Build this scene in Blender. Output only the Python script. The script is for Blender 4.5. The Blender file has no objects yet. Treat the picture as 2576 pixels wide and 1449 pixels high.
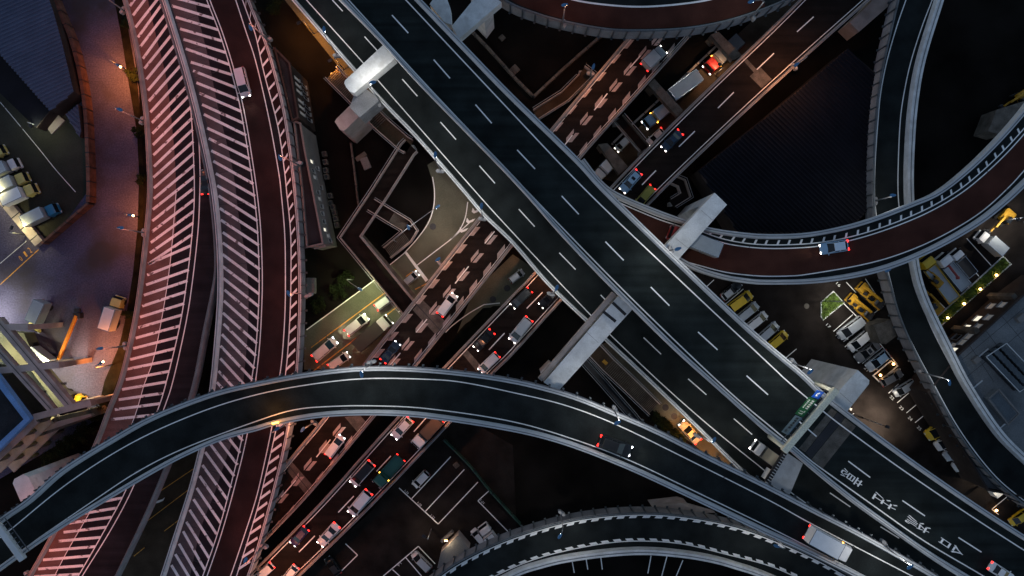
import bpy, math, random
from math import radians, sin, cos, pi, hypot, atan2
random.seed(7)
sc = bpy.context.scene
col = sc.collection
# ---------------------------------------------------------------- camera, sky, sun, exposure
CH, FP = 140.0, 2100.0            # camera height in metres, focal length in units of the 2576-wide tracing grid
cam = bpy.data.objects.new("camera", bpy.data.cameras.new("camera"))
cam.data.sensor_width = 36.0
cam.data.lens = 36.0 * FP / 2576.0
cam.data.clip_end = 3000.0
cam.location = (0, 0, CH)
cam.rotation_euler = (0, 0, 0)
col.objects.link(cam)
sc.camera = cam
w = bpy.data.worlds.new("World"); sc.world = w; w.use_nodes = True
nt = w.node_tree; bg = nt.nodes["Background"]
sky = nt.nodes.new("ShaderNodeTexSky"); sky.sky_type = 'NISHITA'; sky.sun_disc = False
SUN_EL, SUN_ROT = radians(4), radians(262)
sky.sun_elevation = SUN_EL; sky.sun_rotation = SUN_ROT
sky.air_density = 1.0; sky.dust_density = 0.4; sky.ozone_density = 3.0
hs = nt.nodes.new("ShaderNodeHueSaturation"); hs.inputs["Saturation"].default_value = .68; hs.inputs["Value"].default_value = 1.08
nt.links.new(sky.outputs[0], hs.inputs["Color"]); nt.links.new(hs.outputs[0], bg.inputs[0]); bg.inputs[1].default_value = 0.15
sl = bpy.data.lights.new("sun", 'SUN'); sl.energy = 0.05; sl.angle = radians(14); sl.color = (1, .62, .5)
so = bpy.data.objects.new("sun", sl); col.objects.link(so)
so.rotation_euler = (radians(90) - SUN_EL - radians(14), 0, pi - SUN_ROT)
sc.view_settings.view_transform = 'Standard'; sc.view_settings.look = 'None'
sc.view_settings.exposure = 0.95; sc.view_settings.gamma = 1.0
# ---------------------------------------------------------------- helpers
def at(px, py, z=0.0):
    d = (CH - z) / FP
    return ((px - 1288.0) * d, (724.5 - py) * d, z)
def T(c, r, pts):                 # points read off the 4 x 3 enlarged tiles of the photograph
    return [(c * 644 + x / 3.0, r * 483 + y / 3.0) for x, y in pts]
def W(pts, z): return [at(x, y, z) for x, y in pts]
def spl(pts, n):
    """Catmull-Rom through pts, n points evenly spaced along it"""
    if len(pts) == 2:
        a, b = pts
        return [tuple(a[k] + (b[k] - a[k]) * i / (n - 1) for k in range(len(a))) for i in range(n)]
    P = [tuple(2 * pts[0][k] - pts[1][k] for k in range(len(pts[0])))] + list(pts) + [tuple(2 * pts[-1][k] - pts[-2][k] for k in range(len(pts[0])))]
    den = []
    for i in range(1, len(P) - 2):
        for s in range(16):
            t = s / 16.0; q = []
            for k in range(len(pts[0])):
                a, b, c, d = P[i - 1][k], P[i][k], P[i + 1][k], P[i + 2][k]
                q.append(.5 * (2 * b + (c - a) * t + (2 * a - 5 * b + 4 * c - d) * t * t + (3 * b - a - 3 * c + d) * t ** 3))
            den.append(tuple(q))
    den.append(tuple(pts[-1]))
    # light smoothing against hand jitter
    for _ in range(10):
        den = [den[0]] + [tuple((den[i - 1][k] + 2 * den[i][k] + den[i + 1][k]) / 4 for k in range(len(den[0]))) for i in range(1, len(den) - 1)] + [den[-1]]
    cum = [0]
    for i in range(1, len(den)): cum.append(cum[-1] + hypot(den[i][0] - den[i - 1][0], den[i][1] - den[i - 1][1]))
    out = []; j = 0
    for i in range(n):
        s = cum[-1] * i / (n - 1)
        while j < len(cum) - 2 and cum[j + 1] < s: j += 1
        t = (s - cum[j]) / max(1e-9, cum[j + 1] - cum[j])
        out.append(tuple(den[j][k] + (den[j + 1][k] - den[j][k]) * t for k in range(len(den[0]))))
    return out
def plen(p): return sum(hypot(p[i + 1][0] - p[i][0], p[i + 1][1] - p[i][1]) for i in range(len(p) - 1))
def normals(p):
    out = []
    for i in range(len(p)):
        a, b = p[max(0, i - 1)], p[min(len(p) - 1, i + 1)]
        dx, dy = b[0] - a[0], b[1] - a[1]; l = hypot(dx, dy) or 1
        out.append((-dy / l, dx / l))
    return out
class MB:
    def __init__(s): s.v = []; s.f = []; s.mi = []
    def face(s, pts, m=0):
        b = len(s.v); s.v += [tuple(p) for p in pts]; s.f.append(tuple(range(b, b + len(pts)))); s.mi.append(m); return s
    def prism(s, poly, z0, z1, m=0, mt=None, inset=0):
        n = len(poly)
        area = sum(poly[i][0] * poly[(i + 1) % n][1] - poly[(i + 1) % n][0] * poly[i][1] for i in range(n))
        if area < 0: poly = poly[::-1]
        cx = sum(p[0] for p in poly) / n; cy = sum(p[1] for p in poly) / n
        b = len(s.v)
        s.v += [(p[0], p[1], z0) for p in poly]
        k = 1 - inset
        s.v += [(cx + (p[0] - cx) * k, cy + (p[1] - cy) * k, z1) for p in poly]
        for i in range(n):
            j = (i + 1) % n; s.f.append((b + i, b + j, b + n + j, b + n + i)); s.mi.append(m)
        s.f.append(tuple(range(b + n, b + 2 * n))); s.mi.append(m if mt is None else mt)
        s.f.append(tuple(range(b + n - 1, b - 1, -1))); s.mi.append(m)
        return s
    def box(s, c, d, rz=0, m=0, ch=0):
        hx, hy, hz = d[0] / 2, d[1] / 2, d[2] / 2
        ca, sa = cos(rz), sin(rz)
        def pt(x, y): return (c[0] + x * ca - y * sa, c[1] + x * sa + y * ca)
        if ch:
            o = [(hx - ch, -hy), (hx, -hy + ch), (hx, hy - ch), (hx - ch, hy), (-hx + ch, hy), (-hx, hy - ch), (-hx, -hy + ch), (-hx + ch, -hy)]
            i = [(x * (hx - ch * .8) / hx, y * (hy - ch * .8) / hy) for x, y in o]
            b = len(s.v)
            for ring, z in ((o, c[2] - hz), (o, c[2] + hz - ch * .6), (i, c[2] + hz)):
                s.v += [pt(*q) + (z,) for q in ring]
            for r in range(2):
                for k in range(8):
                    j = (k + 1) % 8; s.f.append((b + r * 8 + k, b + r * 8 + j, b + r * 8 + 8 + j, b + r * 8 + 8 + k)); s.mi.append(m)
            s.f.append(tuple(range(b + 16, b + 24))); s.mi.append(m)
            s.f.append(tuple(range(b + 7, b - 1, -1))); s.mi.append(m)
            return s
        return s.prism([pt(-hx, -hy), pt(hx, -hy), pt(hx, hy), pt(-hx, hy)], c[2] - hz, c[2] + hz, m)
    def tube(s, a, b_, r0, r1=None, n=8, m=0):
        r1 = r0 if r1 is None else r1
        d = [b_[k] - a[k] for k in range(3)]; l = math.sqrt(sum(x * x for x in d)) or 1; d = [x / l for x in d]
        u = (1, 0, 0) if abs(d[2]) > .9 else (0, 0, 1)
        e1 = [d[1] * u[2] - d[2] * u[1], d[2] * u[0] - d[0] * u[2], d[0] * u[1] - d[1] * u[0]]
        q = math.sqrt(sum(x * x for x in e1)); e1 = [x / q for x in e1]
        e2 = [d[1] * e1[2] - d[2] * e1[1], d[2] * e1[0] - d[0] * e1[2], d[0] * e1[1] - d[1] * e1[0]]
        b = len(s.v)
        for p, r in ((a, r0), (b_, r1)):
            for i in range(n):
                t = 2 * pi * i / n
                s.v.append(tuple(p[k] + r * (cos(t) * e1[k] + sin(t) * e2[k]) for k in range(3)))
        for i in range(n):
            j = (i + 1) % n; s.f.append((b + i, b + j, b + n + j, b + n + i)); s.mi.append(m)
        s.f.append(tuple(range(b + n - 1, b - 1, -1))); s.mi.append(m)
        s.f.append(tuple(range(b + n, b + 2 * n))); s.mi.append(m)
        return s
    def strip(s, path, wd, dz=0, m=0, off=0):
        nn = normals(path); b = len(s.v)
        for (p, q) in zip(path, nn):
            for t in (off - wd / 2, off + wd / 2): s.v.append((p[0] + q[0] * t, p[1] + q[1] * t, p[2] + dz))
        for i in range(len(path) - 1):
            k = b + 2 * i; s.f.append((k, k + 2, k + 3, k + 1)); s.mi.append(m)
        return s
    def sweep(s, path, sec, m=0):
        """closed section [(offset to the left of travel, dz)] swept along a path"""
        nn = normals(path); b = len(s.v); n = len(sec)
        for (p, q) in zip(path, nn):
            for o, z in sec: s.v.append((p[0] + q[0] * o, p[1] + q[1] * o, p[2] + z))
        for i in range(len(path) - 1):
            for k in range(n):
                j = (k + 1) % n; s.f.append((b + i * n + k, b + i * n + n + k, b + i * n + n + j, b + i * n + j)); s.mi.append(m)
        s.f.append(tuple(range(b, b + n))); s.mi.append(m)
        s.f.append(tuple(range(b + len(path) * n - 1, b + len(path) * n - n - 1, -1))); s.mi.append(m)
        return s
    def mesh(s, name, mats, loc=(0, 0, 0), smooth=False, fix=True):
        me = bpy.data.meshes.new(name)
        me.from_pydata([(x - loc[0], y - loc[1], z - loc[2]) for x, y, z in s.v], [], s.f)
        for q in (mats if isinstance(mats, (list, tuple)) else [mats]): me.materials.append(q)
        me.polygons.foreach_set("material_index", s.mi)
        if smooth: me.polygons.foreach_set("use_smooth", [True] * len(s.f))
        me.update(); return me
def tag(o, label=None, cat=None, group=None, kind=None):
    if label: o["label"] = label
    if cat: o["category"] = cat
    if group: o["group"] = group
    if kind: o["kind"] = kind
    return o
def thing(name, label, cat, loc=(0, 0, 0), rz=0, group=None):
    o = bpy.data.objects.new(name, None); o.empty_display_size = .3; col.objects.link(o)
    o.location = loc; o.rotation_euler = (0, 0, rz); return tag(o, label, cat, group)
def part(par, name, mb, mats, smooth=False, local=False, label=None):
    """part given in world coordinates (or the thing's own when local)"""
    root = par
    while root.parent: root = root.parent
    loc = (0, 0, 0) if local else tuple(root.location)
    o = bpy.data.objects.new(name, mb if isinstance(mb, bpy.types.Mesh) else mb.mesh(name, mats, loc, smooth))
    col.objects.link(o); o.parent = par
    if label: o["label"] = label
    return o
def single(name, mb, mats, label, cat, group=None, smooth=False):
    xs = [v[0] for v in mb.v]; ys = [v[1] for v in mb.v]; zs = [v[2] for v in mb.v]
    loc = ((min(xs) + max(xs)) / 2, (min(ys) + max(ys)) / 2, min(zs))
    o = bpy.data.objects.new(name, mb.mesh(name, mats, loc, smooth)); o.location = loc; col.objects.link(o)
    return tag(o, label, cat, group)
def struct(name, mb, mats, kind='structure'):
    o = bpy.data.objects.new(name, mb.mesh(name, mats)); col.objects.link(o); return tag(o, kind=kind)
# ---------------------------------------------------------------- materials
def mat(name, c, rough=.8, metal=0.0, var=0.25, scale=.35, fine=.25, fscale=9.0, emit=None, estr=0, c2=None, streak=None, spec=.3):
    m = bpy.data.materials.new(name); m.use_nodes = True; n = m.node_tree; b = n.nodes["Principled BSDF"]
    b.inputs["Roughness"].default_value = rough; b.inputs["Metallic"].default_value = metal
    b.inputs["Specular IOR Level"].default_value = spec
    if emit:
        b.inputs["Emission Color"].default_value = (*emit, 1); b.inputs["Emission Strength"].default_value = estr
        b.inputs["Base Color"].default_value = (*c, 1); return m
    geo = n.nodes.new("ShaderNodeNewGeometry")
    def noise(s, det=4, vec=None):
        t = n.nodes.new("ShaderNodeTexNoise"); t.inputs["Scale"].default_value = s; t.inputs["Detail"].default_value = det
        n.links.new(vec or geo.outputs["Position"], t.inputs["Vector"]); return t.outputs["Fac"]
    def ramp(src, lo, hi, a=.3, z=.7):
        r = n.nodes.new("ShaderNodeMapRange"); r.inputs["From Min"].default_value = a; r.inputs["From Max"].default_value = z
        r.inputs["To Min"].default_value = lo; r.inputs["To Max"].default_value = hi; n.links.new(src, r.inputs["Value"]); return r.outputs[0]
    def mul(a, b_):
        q = n.nodes.new("ShaderNodeMath"); q.operation = 'MULTIPLY'; n.links.new(a, q.inputs[0]); n.links.new(b_, q.inputs[1]); return q.outputs[0]
    f = mul(ramp(noise(scale), 1 - var, 1 + var), ramp(noise(fscale, 3), 1 - fine, 1 + fine))
    if streak:
        mp = n.nodes.new("ShaderNodeMapping"); mp.inputs["Rotation"].default_value = (0, 0, streak[0]); mp.inputs["Scale"].default_value = (.03, 1.1, 1)
        n.links.new(geo.outputs["Position"], mp.inputs["Vector"])
        f = mul(f, ramp(noise(1.0, 3, mp.outputs[0]), 1 - streak[1], 1 + streak[1]))
    cm = n.nodes.new("ShaderNodeVectorMath"); cm.operation = 'SCALE'; cm.inputs[0].default_value = c
    n.links.new(f, cm.inputs["Scale"])
    src = cm.outputs[0]
    if c2:      # worn patches of a second colour
        mx = n.nodes.new("ShaderNodeMix"); mx.data_type = 'RGBA'
        n.links.new(ramp(noise(c2[1], 5), 0, 1, c2[2], c2[2] + c2[3]), mx.inputs[0])
        n.links.new(src, mx.inputs[6]); mx.inputs[7].default_value = (*c2[0], 1); src = mx.outputs[2]
    n.links.new(src, b.inputs["Base Color"])
    return m
M = {}
M['asphalt_main'] = mat("asphalt_main", (.0125, .0165, .0165), .85, streak=(.82, .35), var=.35, spec=.08)
M['asphalt_dark'] = mat("asphalt_dark", (.016, .014, .017), .85, streak=(1.5, .3), spec=.08)
M['asphalt_ramp'] = mat("asphalt_ramp", (.0125, .0155, .0160), .85, var=.4, spec=.08)
M['asphalt_low'] = mat("asphalt_low", (.013, .0095, .0085), .88, streak=(2.25, .35), spec=.08)
M['asphalt_lot'] = mat("asphalt_lot", (.016, .013, .012), .9, var=.45, spec=.05)
M['red_road'] = mat("red_road", (.052, .0195, .0145), .85, var=.25, spec=.08)
M['maroon'] = mat("maroon", (.024, .0125, .0120), .85, var=.3, spec=.08)
M['brown_hatch'] = mat("brown_hatch", (.125, .075, .068), .9, spec=.08, var=.22, streak=(1.5, .15))
M['grey_hatch'] = mat("grey_hatch", (.085, .072, .076), .9, spec=.08, var=.22, streak=(1.5, .15))
M['paint'] = mat("road_paint", (.78, .77, .76), .7, var=.1, fine=.12, c2=((.2, .17, .17), 1.6, .70, .05))
M['paint_worn'] = mat("road_paint_worn", (.72, .70, .70), .7, var=.15, fine=.2, c2=((.16, .13, .13), 1.1, .61, .05))
M['paint_zip'] = mat("zipper_paint", (.36, .29, .27), .8, var=.2, fine=.2)
M['win_yellow'] = mat("window_yellow", (.5, .5, .5), emit=(1, .82, .30), estr=.35)
M['paint_yellow'] = mat("yellow_paint", (.6, .28, .05), .7, c2=((.1, .08, .06), 2.2, .6, .08))
M['concrete'] = mat("concrete", (.58, .59, .60), .85, var=.16, scale=.5, fine=.1, c2=((.47, .47, .47), .9, .52, .2))
M['concrete_warm'] = mat("concrete_warm", (.34, .29, .27), .9, var=.25, spec=.1, scale=.5, fine=.1)
M['concrete_grey'] = mat("concrete_grey", (.25, .25, .26), .9, var=.25, scale=.6)
M['conc_old'] = mat("concrete_old", (.10, .09, .08), .9, spec=.05, var=.35, scale=.8, c2=((.07, .065, .06), .5, .6, .1))
M['steel_paint'] = mat("painted_steel", (.45, .47, .50), .7, spec=.15, var=.1, scale=.5, fine=.06)
M['fascia'] = mat("girder_paint", (.13, .145, .16), .8, spec=.1, var=.2)
M['panel'] = mat("noise_panel", (.22, .22, .24), .7, spec=.1, var=.25)
M['post'] = mat("steel_post", (.07, .085, .10), .5, .4)
M['rail'] = mat("rail_steel", (.12, .13, .15), .5, .5)
M['dark_metal'] = mat("dark_metal", (.03, .03, .035), .5, .3)
M['ground'] = mat("ground_dark", (.007, .006, .0055), .95, var=.6, scale=.12, spec=.03)
M['yard'] = mat("yard_paving", (.072, .066, .112), .9, spec=.05, var=.3, scale=.12, fine=.3, fscale=4, c2=((.055, .046, .052), .09, .5, .14))
M['yard_dark'] = mat("yard_asphalt", (.036, .036, .030), .9, spec=.05, var=.3, scale=.15)
M['street'] = mat("street_concrete", (.10, .10, .075), .9, spec=.05, var=.3, scale=.2, c2=((.10, .09, .07), .12, .55, .15))
M['street_brown'] = mat("street_brown", (.05, .036, .026), .9, spec=.05, var=.35)
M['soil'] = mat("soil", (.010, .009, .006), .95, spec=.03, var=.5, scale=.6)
M['grass'] = mat("grass", (.10, .16, .03), .95, var=.5, scale=1.5)
M['leaf'] = mat("leaf", (.009, .014, .004), .85, spec=.1, var=.5, scale=.8)
M['bark'] = mat("bark", (.08, .06, .04), .9)
M['roof_blue'] = mat("metal_roof_blue", (.070, .085, .140), .6, .0, spec=.1, var=.12)
M['roof_dark'] = mat("metal_roof_dark", (.0055, .006, .0105), .7, .0, spec=.1, var=.2)
M['roof_flat'] = mat("roof_membrane", (.020, .024, .030), .9, spec=.05, var=.35)
M['roof_grey'] = mat("roof_concrete", (.14, .15, .16), .9, spec=.05, var=.2, scale=.25)
M['wall_brown'] = mat("wall_render_brown", (.045, .036, .034), .9, spec=.05)
M['wall_grey'] = mat("wall_render_grey", (.16, .155, .155), .9, spec=.1, var=.15)
M['fence_brown'] = mat("rusty_fence", (.12, .055, .04), .8, var=.4, scale=1)
M['fence_green'] = mat("green_mesh_fence", (.02, .06, .045), .7)
M['yellow'] = mat("machine_yellow", (.36, .19, .012), .55, var=.2, scale=2)
M['orange'] = mat("orange_steel", (.65, .22, .02), .6, var=.2)
M['glass'] = mat("vehicle_glass", (.008, .010, .013), .08, spec=.5, fine=0, var=0)
M['glass_blue'] = mat("tinted_glass_blue", (.01, .03, .05), .1, spec=.5, fine=0, var=0)
M['tyre'] = mat("tyre_rubber", (.012, .012, .012), .9)
M['chrome'] = mat("chrome_trim", (.55, .55, .55), .25, 1.0)
M['head_on'] = mat("headlight_lit", (1, 1, 1), emit=(1, .93, .85), estr=6)
M['head_blue'] = mat("headlight_xenon", (1, 1, 1), emit=(.85, .9, 1), estr=8)
M['tail_on'] = mat("taillight_lit", (.5, 0, 0), emit=(1, .02, .015), estr=3)
M['amber_on'] = mat("amber_lit", (.5, .3, 0), emit=(1, .42, .04), estr=8)
M['head_off'] = mat("headlight_off", (.6, .62, .65), .2, spec=.5)
M['tail_off'] = mat("taillight_off", (.20, .012, .012), .3, spec=.5)
M['lamp_head'] = mat("lamp_head_sky_tint", (.06, .17, .33), .4, .2, var=0, fine=0)  # blue of the reflected sky put into the head's colour
M['lamp_pole'] = mat("lamp_pole_grey", (.22, .23, .25), .5, .4)
M['lamp_warm'] = mat("lamp_lens_warm", (1, 1, 1), emit=(1, .5, .16), estr=12)
M['lamp_cool'] = mat("lamp_lens_cool", (1, 1, 1), emit=(.85, .95, 1), estr=20)
M['win_lit'] = mat("window_lit", (.5, .5, .5), emit=(1, .92, .72), estr=.5)
M['win_dim'] = mat("window_dim", (.5, .5, .5), emit=(.9, .8, .7), estr=.025)
M['window'] = mat("window_glass", (.02, .025, .03), .1, spec=.5)
M['sign_green'] = mat("sign_green", (.008, .09, .035), .5, var=0, fine=0)
M['sign_blue'] = mat("sign_blue", (.01, .09, .5), .5, var=0, fine=0)
M['sign_back'] = mat("sign_back", (.10, .16, .21), .6)
M['blue_trim'] = mat("blue_trim", (.10, .22, .46), .7)
M['cream'] = mat("cream_steel", (.62, .60, .48), .6, var=.1)
def paint(name, c, rough=.35, metal=.0): 
    k = 'p_' + name
    if k not in M: M[k] = mat("car_paint_" + name, c, rough, metal, var=.05, fine=.04, scale=1.5, spec=.5)
    return M[k]
WHITE = paint('white', (.66, .65, .66)); SILVER = paint('silver', (.42, .44, .47), .35, .3); BLACK = paint('black', (.004, .0045, .006), .3)
NAVY = paint('navy', (.012, .03, .06), .2); PALEBLUE = paint('pale_blue', (.22, .36, .52)); OLIVE = paint('olive', (.22, .20, .03)); GREY = paint('grey', (.13, .13, .14))
GREEN = paint('dark_green', (.008, .075, .065)); RED = paint('red', (.22, .012, .01)); YELLOW = paint('yellow', (.60, .40, .02)); BLUE = paint('blue', (.02, .16, .30))
PURPLE = paint('violet', (.03, .015, .07)); PALEY = paint('pale_yellow', (.58, .50, .16)); BOXW = paint('box_white', (.62, .63, .66), .5); BOXS = paint('box_silver', (.36, .39, .42), .4, .3)
DARKCARGO = paint('dark_cargo', (.035, .03, .028), .7); BROWNC = paint('brown_cargo', (.07, .045, .03), .8); CREAMP = paint('cream', (.6, .52, .38))
# ---------------------------------------------------------------- ground
EPS = .02
def flat(name, polys, z, m, kind='structure', par=None):
    b = MB()
    for p in polys: b.face(W(p, z) if polyccw(p) else W(p[::-1], z))
    return struct(name, b, m, kind) if par is None else part(par, name, b, m)
def polyccw(p):      # true when the traced polygon turns counter-clockwise seen from above (y grows downwards in the trace)
    return sum(p[i][0] * p[(i + 1) % len(p)][1] - p[(i + 1) % len(p)][0] * p[i][1] for i in range(len(p))) < 0
b = MB(); b.face([(-600, -600, 0), (600, -600, 0), (600, 600, 0), (-600, 600, 0)]); struct("ground", b, M['ground'])
YARD = [(-60, -60), (300, -60), (318, 0), (335, 110), (350, 230), (352, 330), (356, 440), (352, 560), (340, 690), (325, 800), (310, 870), (270, 960), (236, 1060), (160, 1110), (-60, 1240)]
flat("yard_paving", [YARD], .01, M['yard'])
flat("inner_yard", [[(-60, 140), (90, 200), (150, 180), (213, 300), (222, 480), (168, 553), (100, 613), (0, 500), (-60, 430)]], .03, M['yard_dark'])
flat("planting_strip", [[(280, -40), (308, -40), (320, 60), (345, 200), (356, 330), (362, 440), (360, 560), (346, 700), (333, 800), (305, 930), (275, 1010), (245, 1040), (262, 960), (300, 870), (318, 790), (334, 690), (346, 570), (350, 440), (344, 330), (322, 200), (305, 90)]], .05, M['soil'])
flat("street", [[(765, 930), (765, 832), (951, 698), (1010, 642), (1058, 590), (1085, 540), (1093, 500), (1090, 460), (1075, 415), (1100, 400), (1230, 540), (1060, 753), (925, 925)]], .02, M['street'])
flat("side_street", [[(1190, 735), (1290, 640), (1350, 680), (1360, 700), (1262, 772), (1215, 775), (1150, 838)]], .02, M['street'])
flat("lower_street", [[(1990, -40), (2040, 20), (1605, 475), (1480, 440)]], .02, M['street_brown'])
flat("back_street", [[(650, -80), (760, -40), (1000, 260), (1020, 300), (960, 300), (890, 215), (700, -20)]], .02, M['street'])
flat("slip_road", [[(1480, 880), (1530, 860), (1660, 985), (1760, 1080), (1900, 1215), (1840, 1190), (1700, 1085), (1650, 1040)]], .02, M['street'])
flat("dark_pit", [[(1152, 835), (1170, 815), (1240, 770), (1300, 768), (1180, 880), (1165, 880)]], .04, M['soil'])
flat("parking_lot_surface", [[(1150, 1040), (1290, 1120), (1300, 1340), (1000, 1500), (700, 1500), (930, 1290)]], .02, M['asphalt_lot'])
flat("depot_surface", [[(1740, 690), (2200, 660), (2520, 480), (2640, 430), (2640, 1400), (2500, 1320), (2030, 960)]], .02, M['asphalt_lot'])
flat("lane_surface", [[(420, 1120), (520, 1060), (520, 1200), (400, 1460), (290, 1460)]], .02, M['street_brown'])
# ---------------------------------------------------------------- elevated roads
def ribbon(par, name, A, B, z, m, n=60):
    a, c = spl(W(A, z), n), spl(W(B, z), n); b = MB()
    for i in range(n - 1):
        q = [a[i], a[i + 1], c[i + 1], c[i]]
        s = sum(q[k][0] * q[(k + 1) % 4][1] - q[(k + 1) % 4][0] * q[k][1] for k in range(4))
        b.face(q if s > 0 else q[::-1])
    return part(par, name, b, m) if par else struct(name, b, m)
def lines(par, name, pls, wd, z, m, n=60):
    b = MB()
    for p in pls:
        q = spl(W(p, z), n if len(p) > 2 else 2); b.strip(q, wd)
    return part(par, name, b, m) if par else struct(name, b, m)
DECKS = []
def fly(name, label, L, R, z, base, N=90, lh=1.0, rh=1.0, lt=.34, rt=.34, road='asphalt_main', wm='steel_paint', lpost=0, rpost=0, lfd=.9, rfd=.9, fm='fascia', lm=None, rm=None, gd=2.2, lrail=True, rrail=True, group=None):
    Lp = [(x, y, z) for x, y, _ in spl(W(L, z + lh), N)]; Rp = [(x, y, z) for x, y, _ in spl(W(R, z + rh), N)]
    k = N // 2; dx, dy = Lp[k + 1][0] - Lp[k][0], Lp[k + 1][1] - Lp[k][1]
    sg = 1 if dx * (Rp[k][1] - Lp[k][1]) - dy * (Rp[k][0] - Lp[k][0]) < 0 else -1     # +1: L lies left of travel
    bx, by, _ = at(*base, z)
    t = thing(name, label, "elevated road", (bx, by, 0), group=group); DECKS.append((t, Lp, Rp, z, gd))
    d = MB()
    for i in range(N - 1):
        for j in range(4):
            u0, u1 = j / 4, (j + 1) / 4
            def mx(i, u): return tuple(Lp[i][q] + (Rp[i][q] - Lp[i][q]) * u for q in range(3))
            q = [mx(i, u0), mx(i + 1, u0), mx(i + 1, u1), mx(i, u1)]
            d.face(q[::-1] if sg > 0 else q)
    part(t, "road_deck", d, M[road])
    g = MB()
    for i in range(N - 1):       # girder box below, set in from the edges
        def gx(i, u, zz): return (Lp[i][0] + (Rp[i][0] - Lp[i][0]) * u, Lp[i][1] + (Rp[i][1] - Lp[i][1]) * u, zz)
        for u, v in ((.1, .1), (.9, .9)):
            g.face([gx(i, u, z - gd), gx(i + 1, u, z - gd), gx(i + 1, u, z - .3), gx(i, u, z - .3)])
        g.face([gx(i, .1, z - gd), gx(i + 1, .1, z - gd), gx(i + 1, .9, z - gd), gx(i, .9, z - gd)])
        g.face([gx(i, 0, z - .3), gx(i + 1, 0, z - .3), gx(i + 1, 1, z - .3), gx(i, 1, z - .3)])
    part(t, "girder", g, M[fm])
    for P, s, h, tk, post, fd, wmm, rl in ((Lp, sg, lh, lt, lpost, lfd, lm or wm, lrail), (Rp, -sg, rh, rt, rpost, rfd, rm or wm, rrail)):
        if h <= 0: continue
        b = MB(); sec = [(0, -fd), (0, h), (-s * tk, h), (-s * (tk + .14), .012), (-s * (tk + .14), -fd)]
        b.sweep(P, sec)
        pw = part(t, "parapet", b, M[wmm])
        if rl:
            r = MB(); o = -s * tk * .5; r.sweep(P, [(o - .045, h + .01), (o + .045, h + .01), (o + .045, h + .1), (o - .045, h + .1)]); part(pw, "hand_rail", r, M['fascia'])
        if post:
            fb = MB(); fb.sweep(P, [(s * .03, -post + h), (s * .03, h - .25), (s * .09, h - .25), (s * .09, -post + h)]); part(pw, "outer_panel", fb, M['panel'])
            pb = MB(); ln = plen(P); nn = normals(P); acc = 0; nxt = .5
            for i in range(len(P) - 1):
                sgm = hypot(P[i + 1][0] - P[i][0], P[i + 1][1] - P[i][1])
                while nxt < acc + sgm:
                    f = (nxt - acc) / sgm; x = P[i][0] + (P[i + 1][0] - P[i][0]) * f; y = P[i][1] + (P[i + 1][1] - P[i][1]) * f
                    a = atan2(nn[i][1], nn[i][0])
                    pb.box((x + nn[i][0] * s * .17, y + nn[i][1] * s * .17, z + h - post * .5 + .12), (.2, .13, post + .25), a)
                    pb.box((x + nn[i][0] * s * .3, y + nn[i][1] * s * .3, z + h - post * .86), (.34, .3, .26), a)
                    nxt += 1.95
                acc += sgm
            part(pw, "panel_post", pb, M['post'])
    return t
ZMR, ZML, ZCR, ZPL, ZA, ZRL, ZRR, ZTR, ZBA = 25.0, 15.0, 25.5, 12.0, 6.5, 16.0, 8.0, 17.0, 9.0
MRL = [(745, -122), (859, 0), (964, 110), (1057, 213), (1288, 450), (1421, 600), (1560, 743), (1701, 883), (1795, 968), (1921, 1080), (1982, 1126), (2022, 1160), (2132, 1250), (2232, 1323), (2332, 1394), (2425, 1452), (2540, 1520)]
MRR = [(950, -115), (1057, -5), (1172, 115), (1288, 235), (1455, 397), (1525, 474), (1701, 646), (1855, 793), (1932, 862), (2029, 943), (2092, 1003), (2265, 1134), (2432, 1251), (2576, 1345), (2680, 1408)]
MRLL = [(770, -118), (877, 0), (1080, 222), (1288, 441), (1328, 483), (1570, 732), (1815, 968), (1932, 1068), (1975, 1104), (2022, 1144), (2049, 1166), (2199, 1273), (2320, 1358), (2445, 1432), (2540, 1488)]
MRRL = [(905, -122), (1021, 0), (1288, 284), (1478, 483), (1705, 700), (1932, 913), (1982, 960), (2045, 1013), (2112, 1067), (2265, 1178), (2432, 1291), (2576, 1384), (2660, 1436)]
mr = fly("elevated_road", "wide upper elevated road running diagonally under the sign gantry, with kanji painted on it", MRL, MRR, ZMR, (1600, 700), wm='steel_paint', N=110, lt=.42, rt=.5)
lines(mr, "edge_line", [MRLL, MRRL], .17, ZMR + EPS, M['paint'], 110)
MRD = [((986, 38), (1027, 83)), ((1091, 150), (1132, 197)), ((1196, 263), (1237, 310)), ((1301, 377), (1346, 425)), ((1413, 493), (1456, 539)), ((1523, 608), (1569, 655)), ((1637, 722), (1684, 769)), ((1756, 835), (1805, 880)), ((1878, 945), (1932, 993)), ((2003, 1054), (2054, 1098)), ((2134, 1160), (2189, 1201)), ((2270, 1259), (2327, 1298)), ((2411, 1352), (2469, 1389)), ((880, -75), (922, -30))]
lines(mr, "lane_dash", MRD, .17, ZMR + EPS, M['paint'])
flat("expansion_joint", [[(2091, 1027), (2106, 1037), (2026, 1138), (2010, 1128)], [(2126, 1052), (2153, 1073), (2070, 1178), (2041, 1156)]], ZMR + .008, M['conc_old'], par=mr)
flat("joint_gap", [[(2107, 1038), (2125, 1051), (2040, 1155), (2027, 1139)]], ZMR + .012, M['dark_metal'], par=mr)
MLL = [(650, -98), (734, 0), (844, 127), (957, 255), (1044, 345), (1160, 478), (1217, 545), (1288, 613), (1378, 718), (1485, 820), (1521, 856), (1638, 966), (1788, 1112), (1855, 1178), (1935, 1247), (2060, 1345), (2200, 1440), (2300, 1510)]
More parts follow.
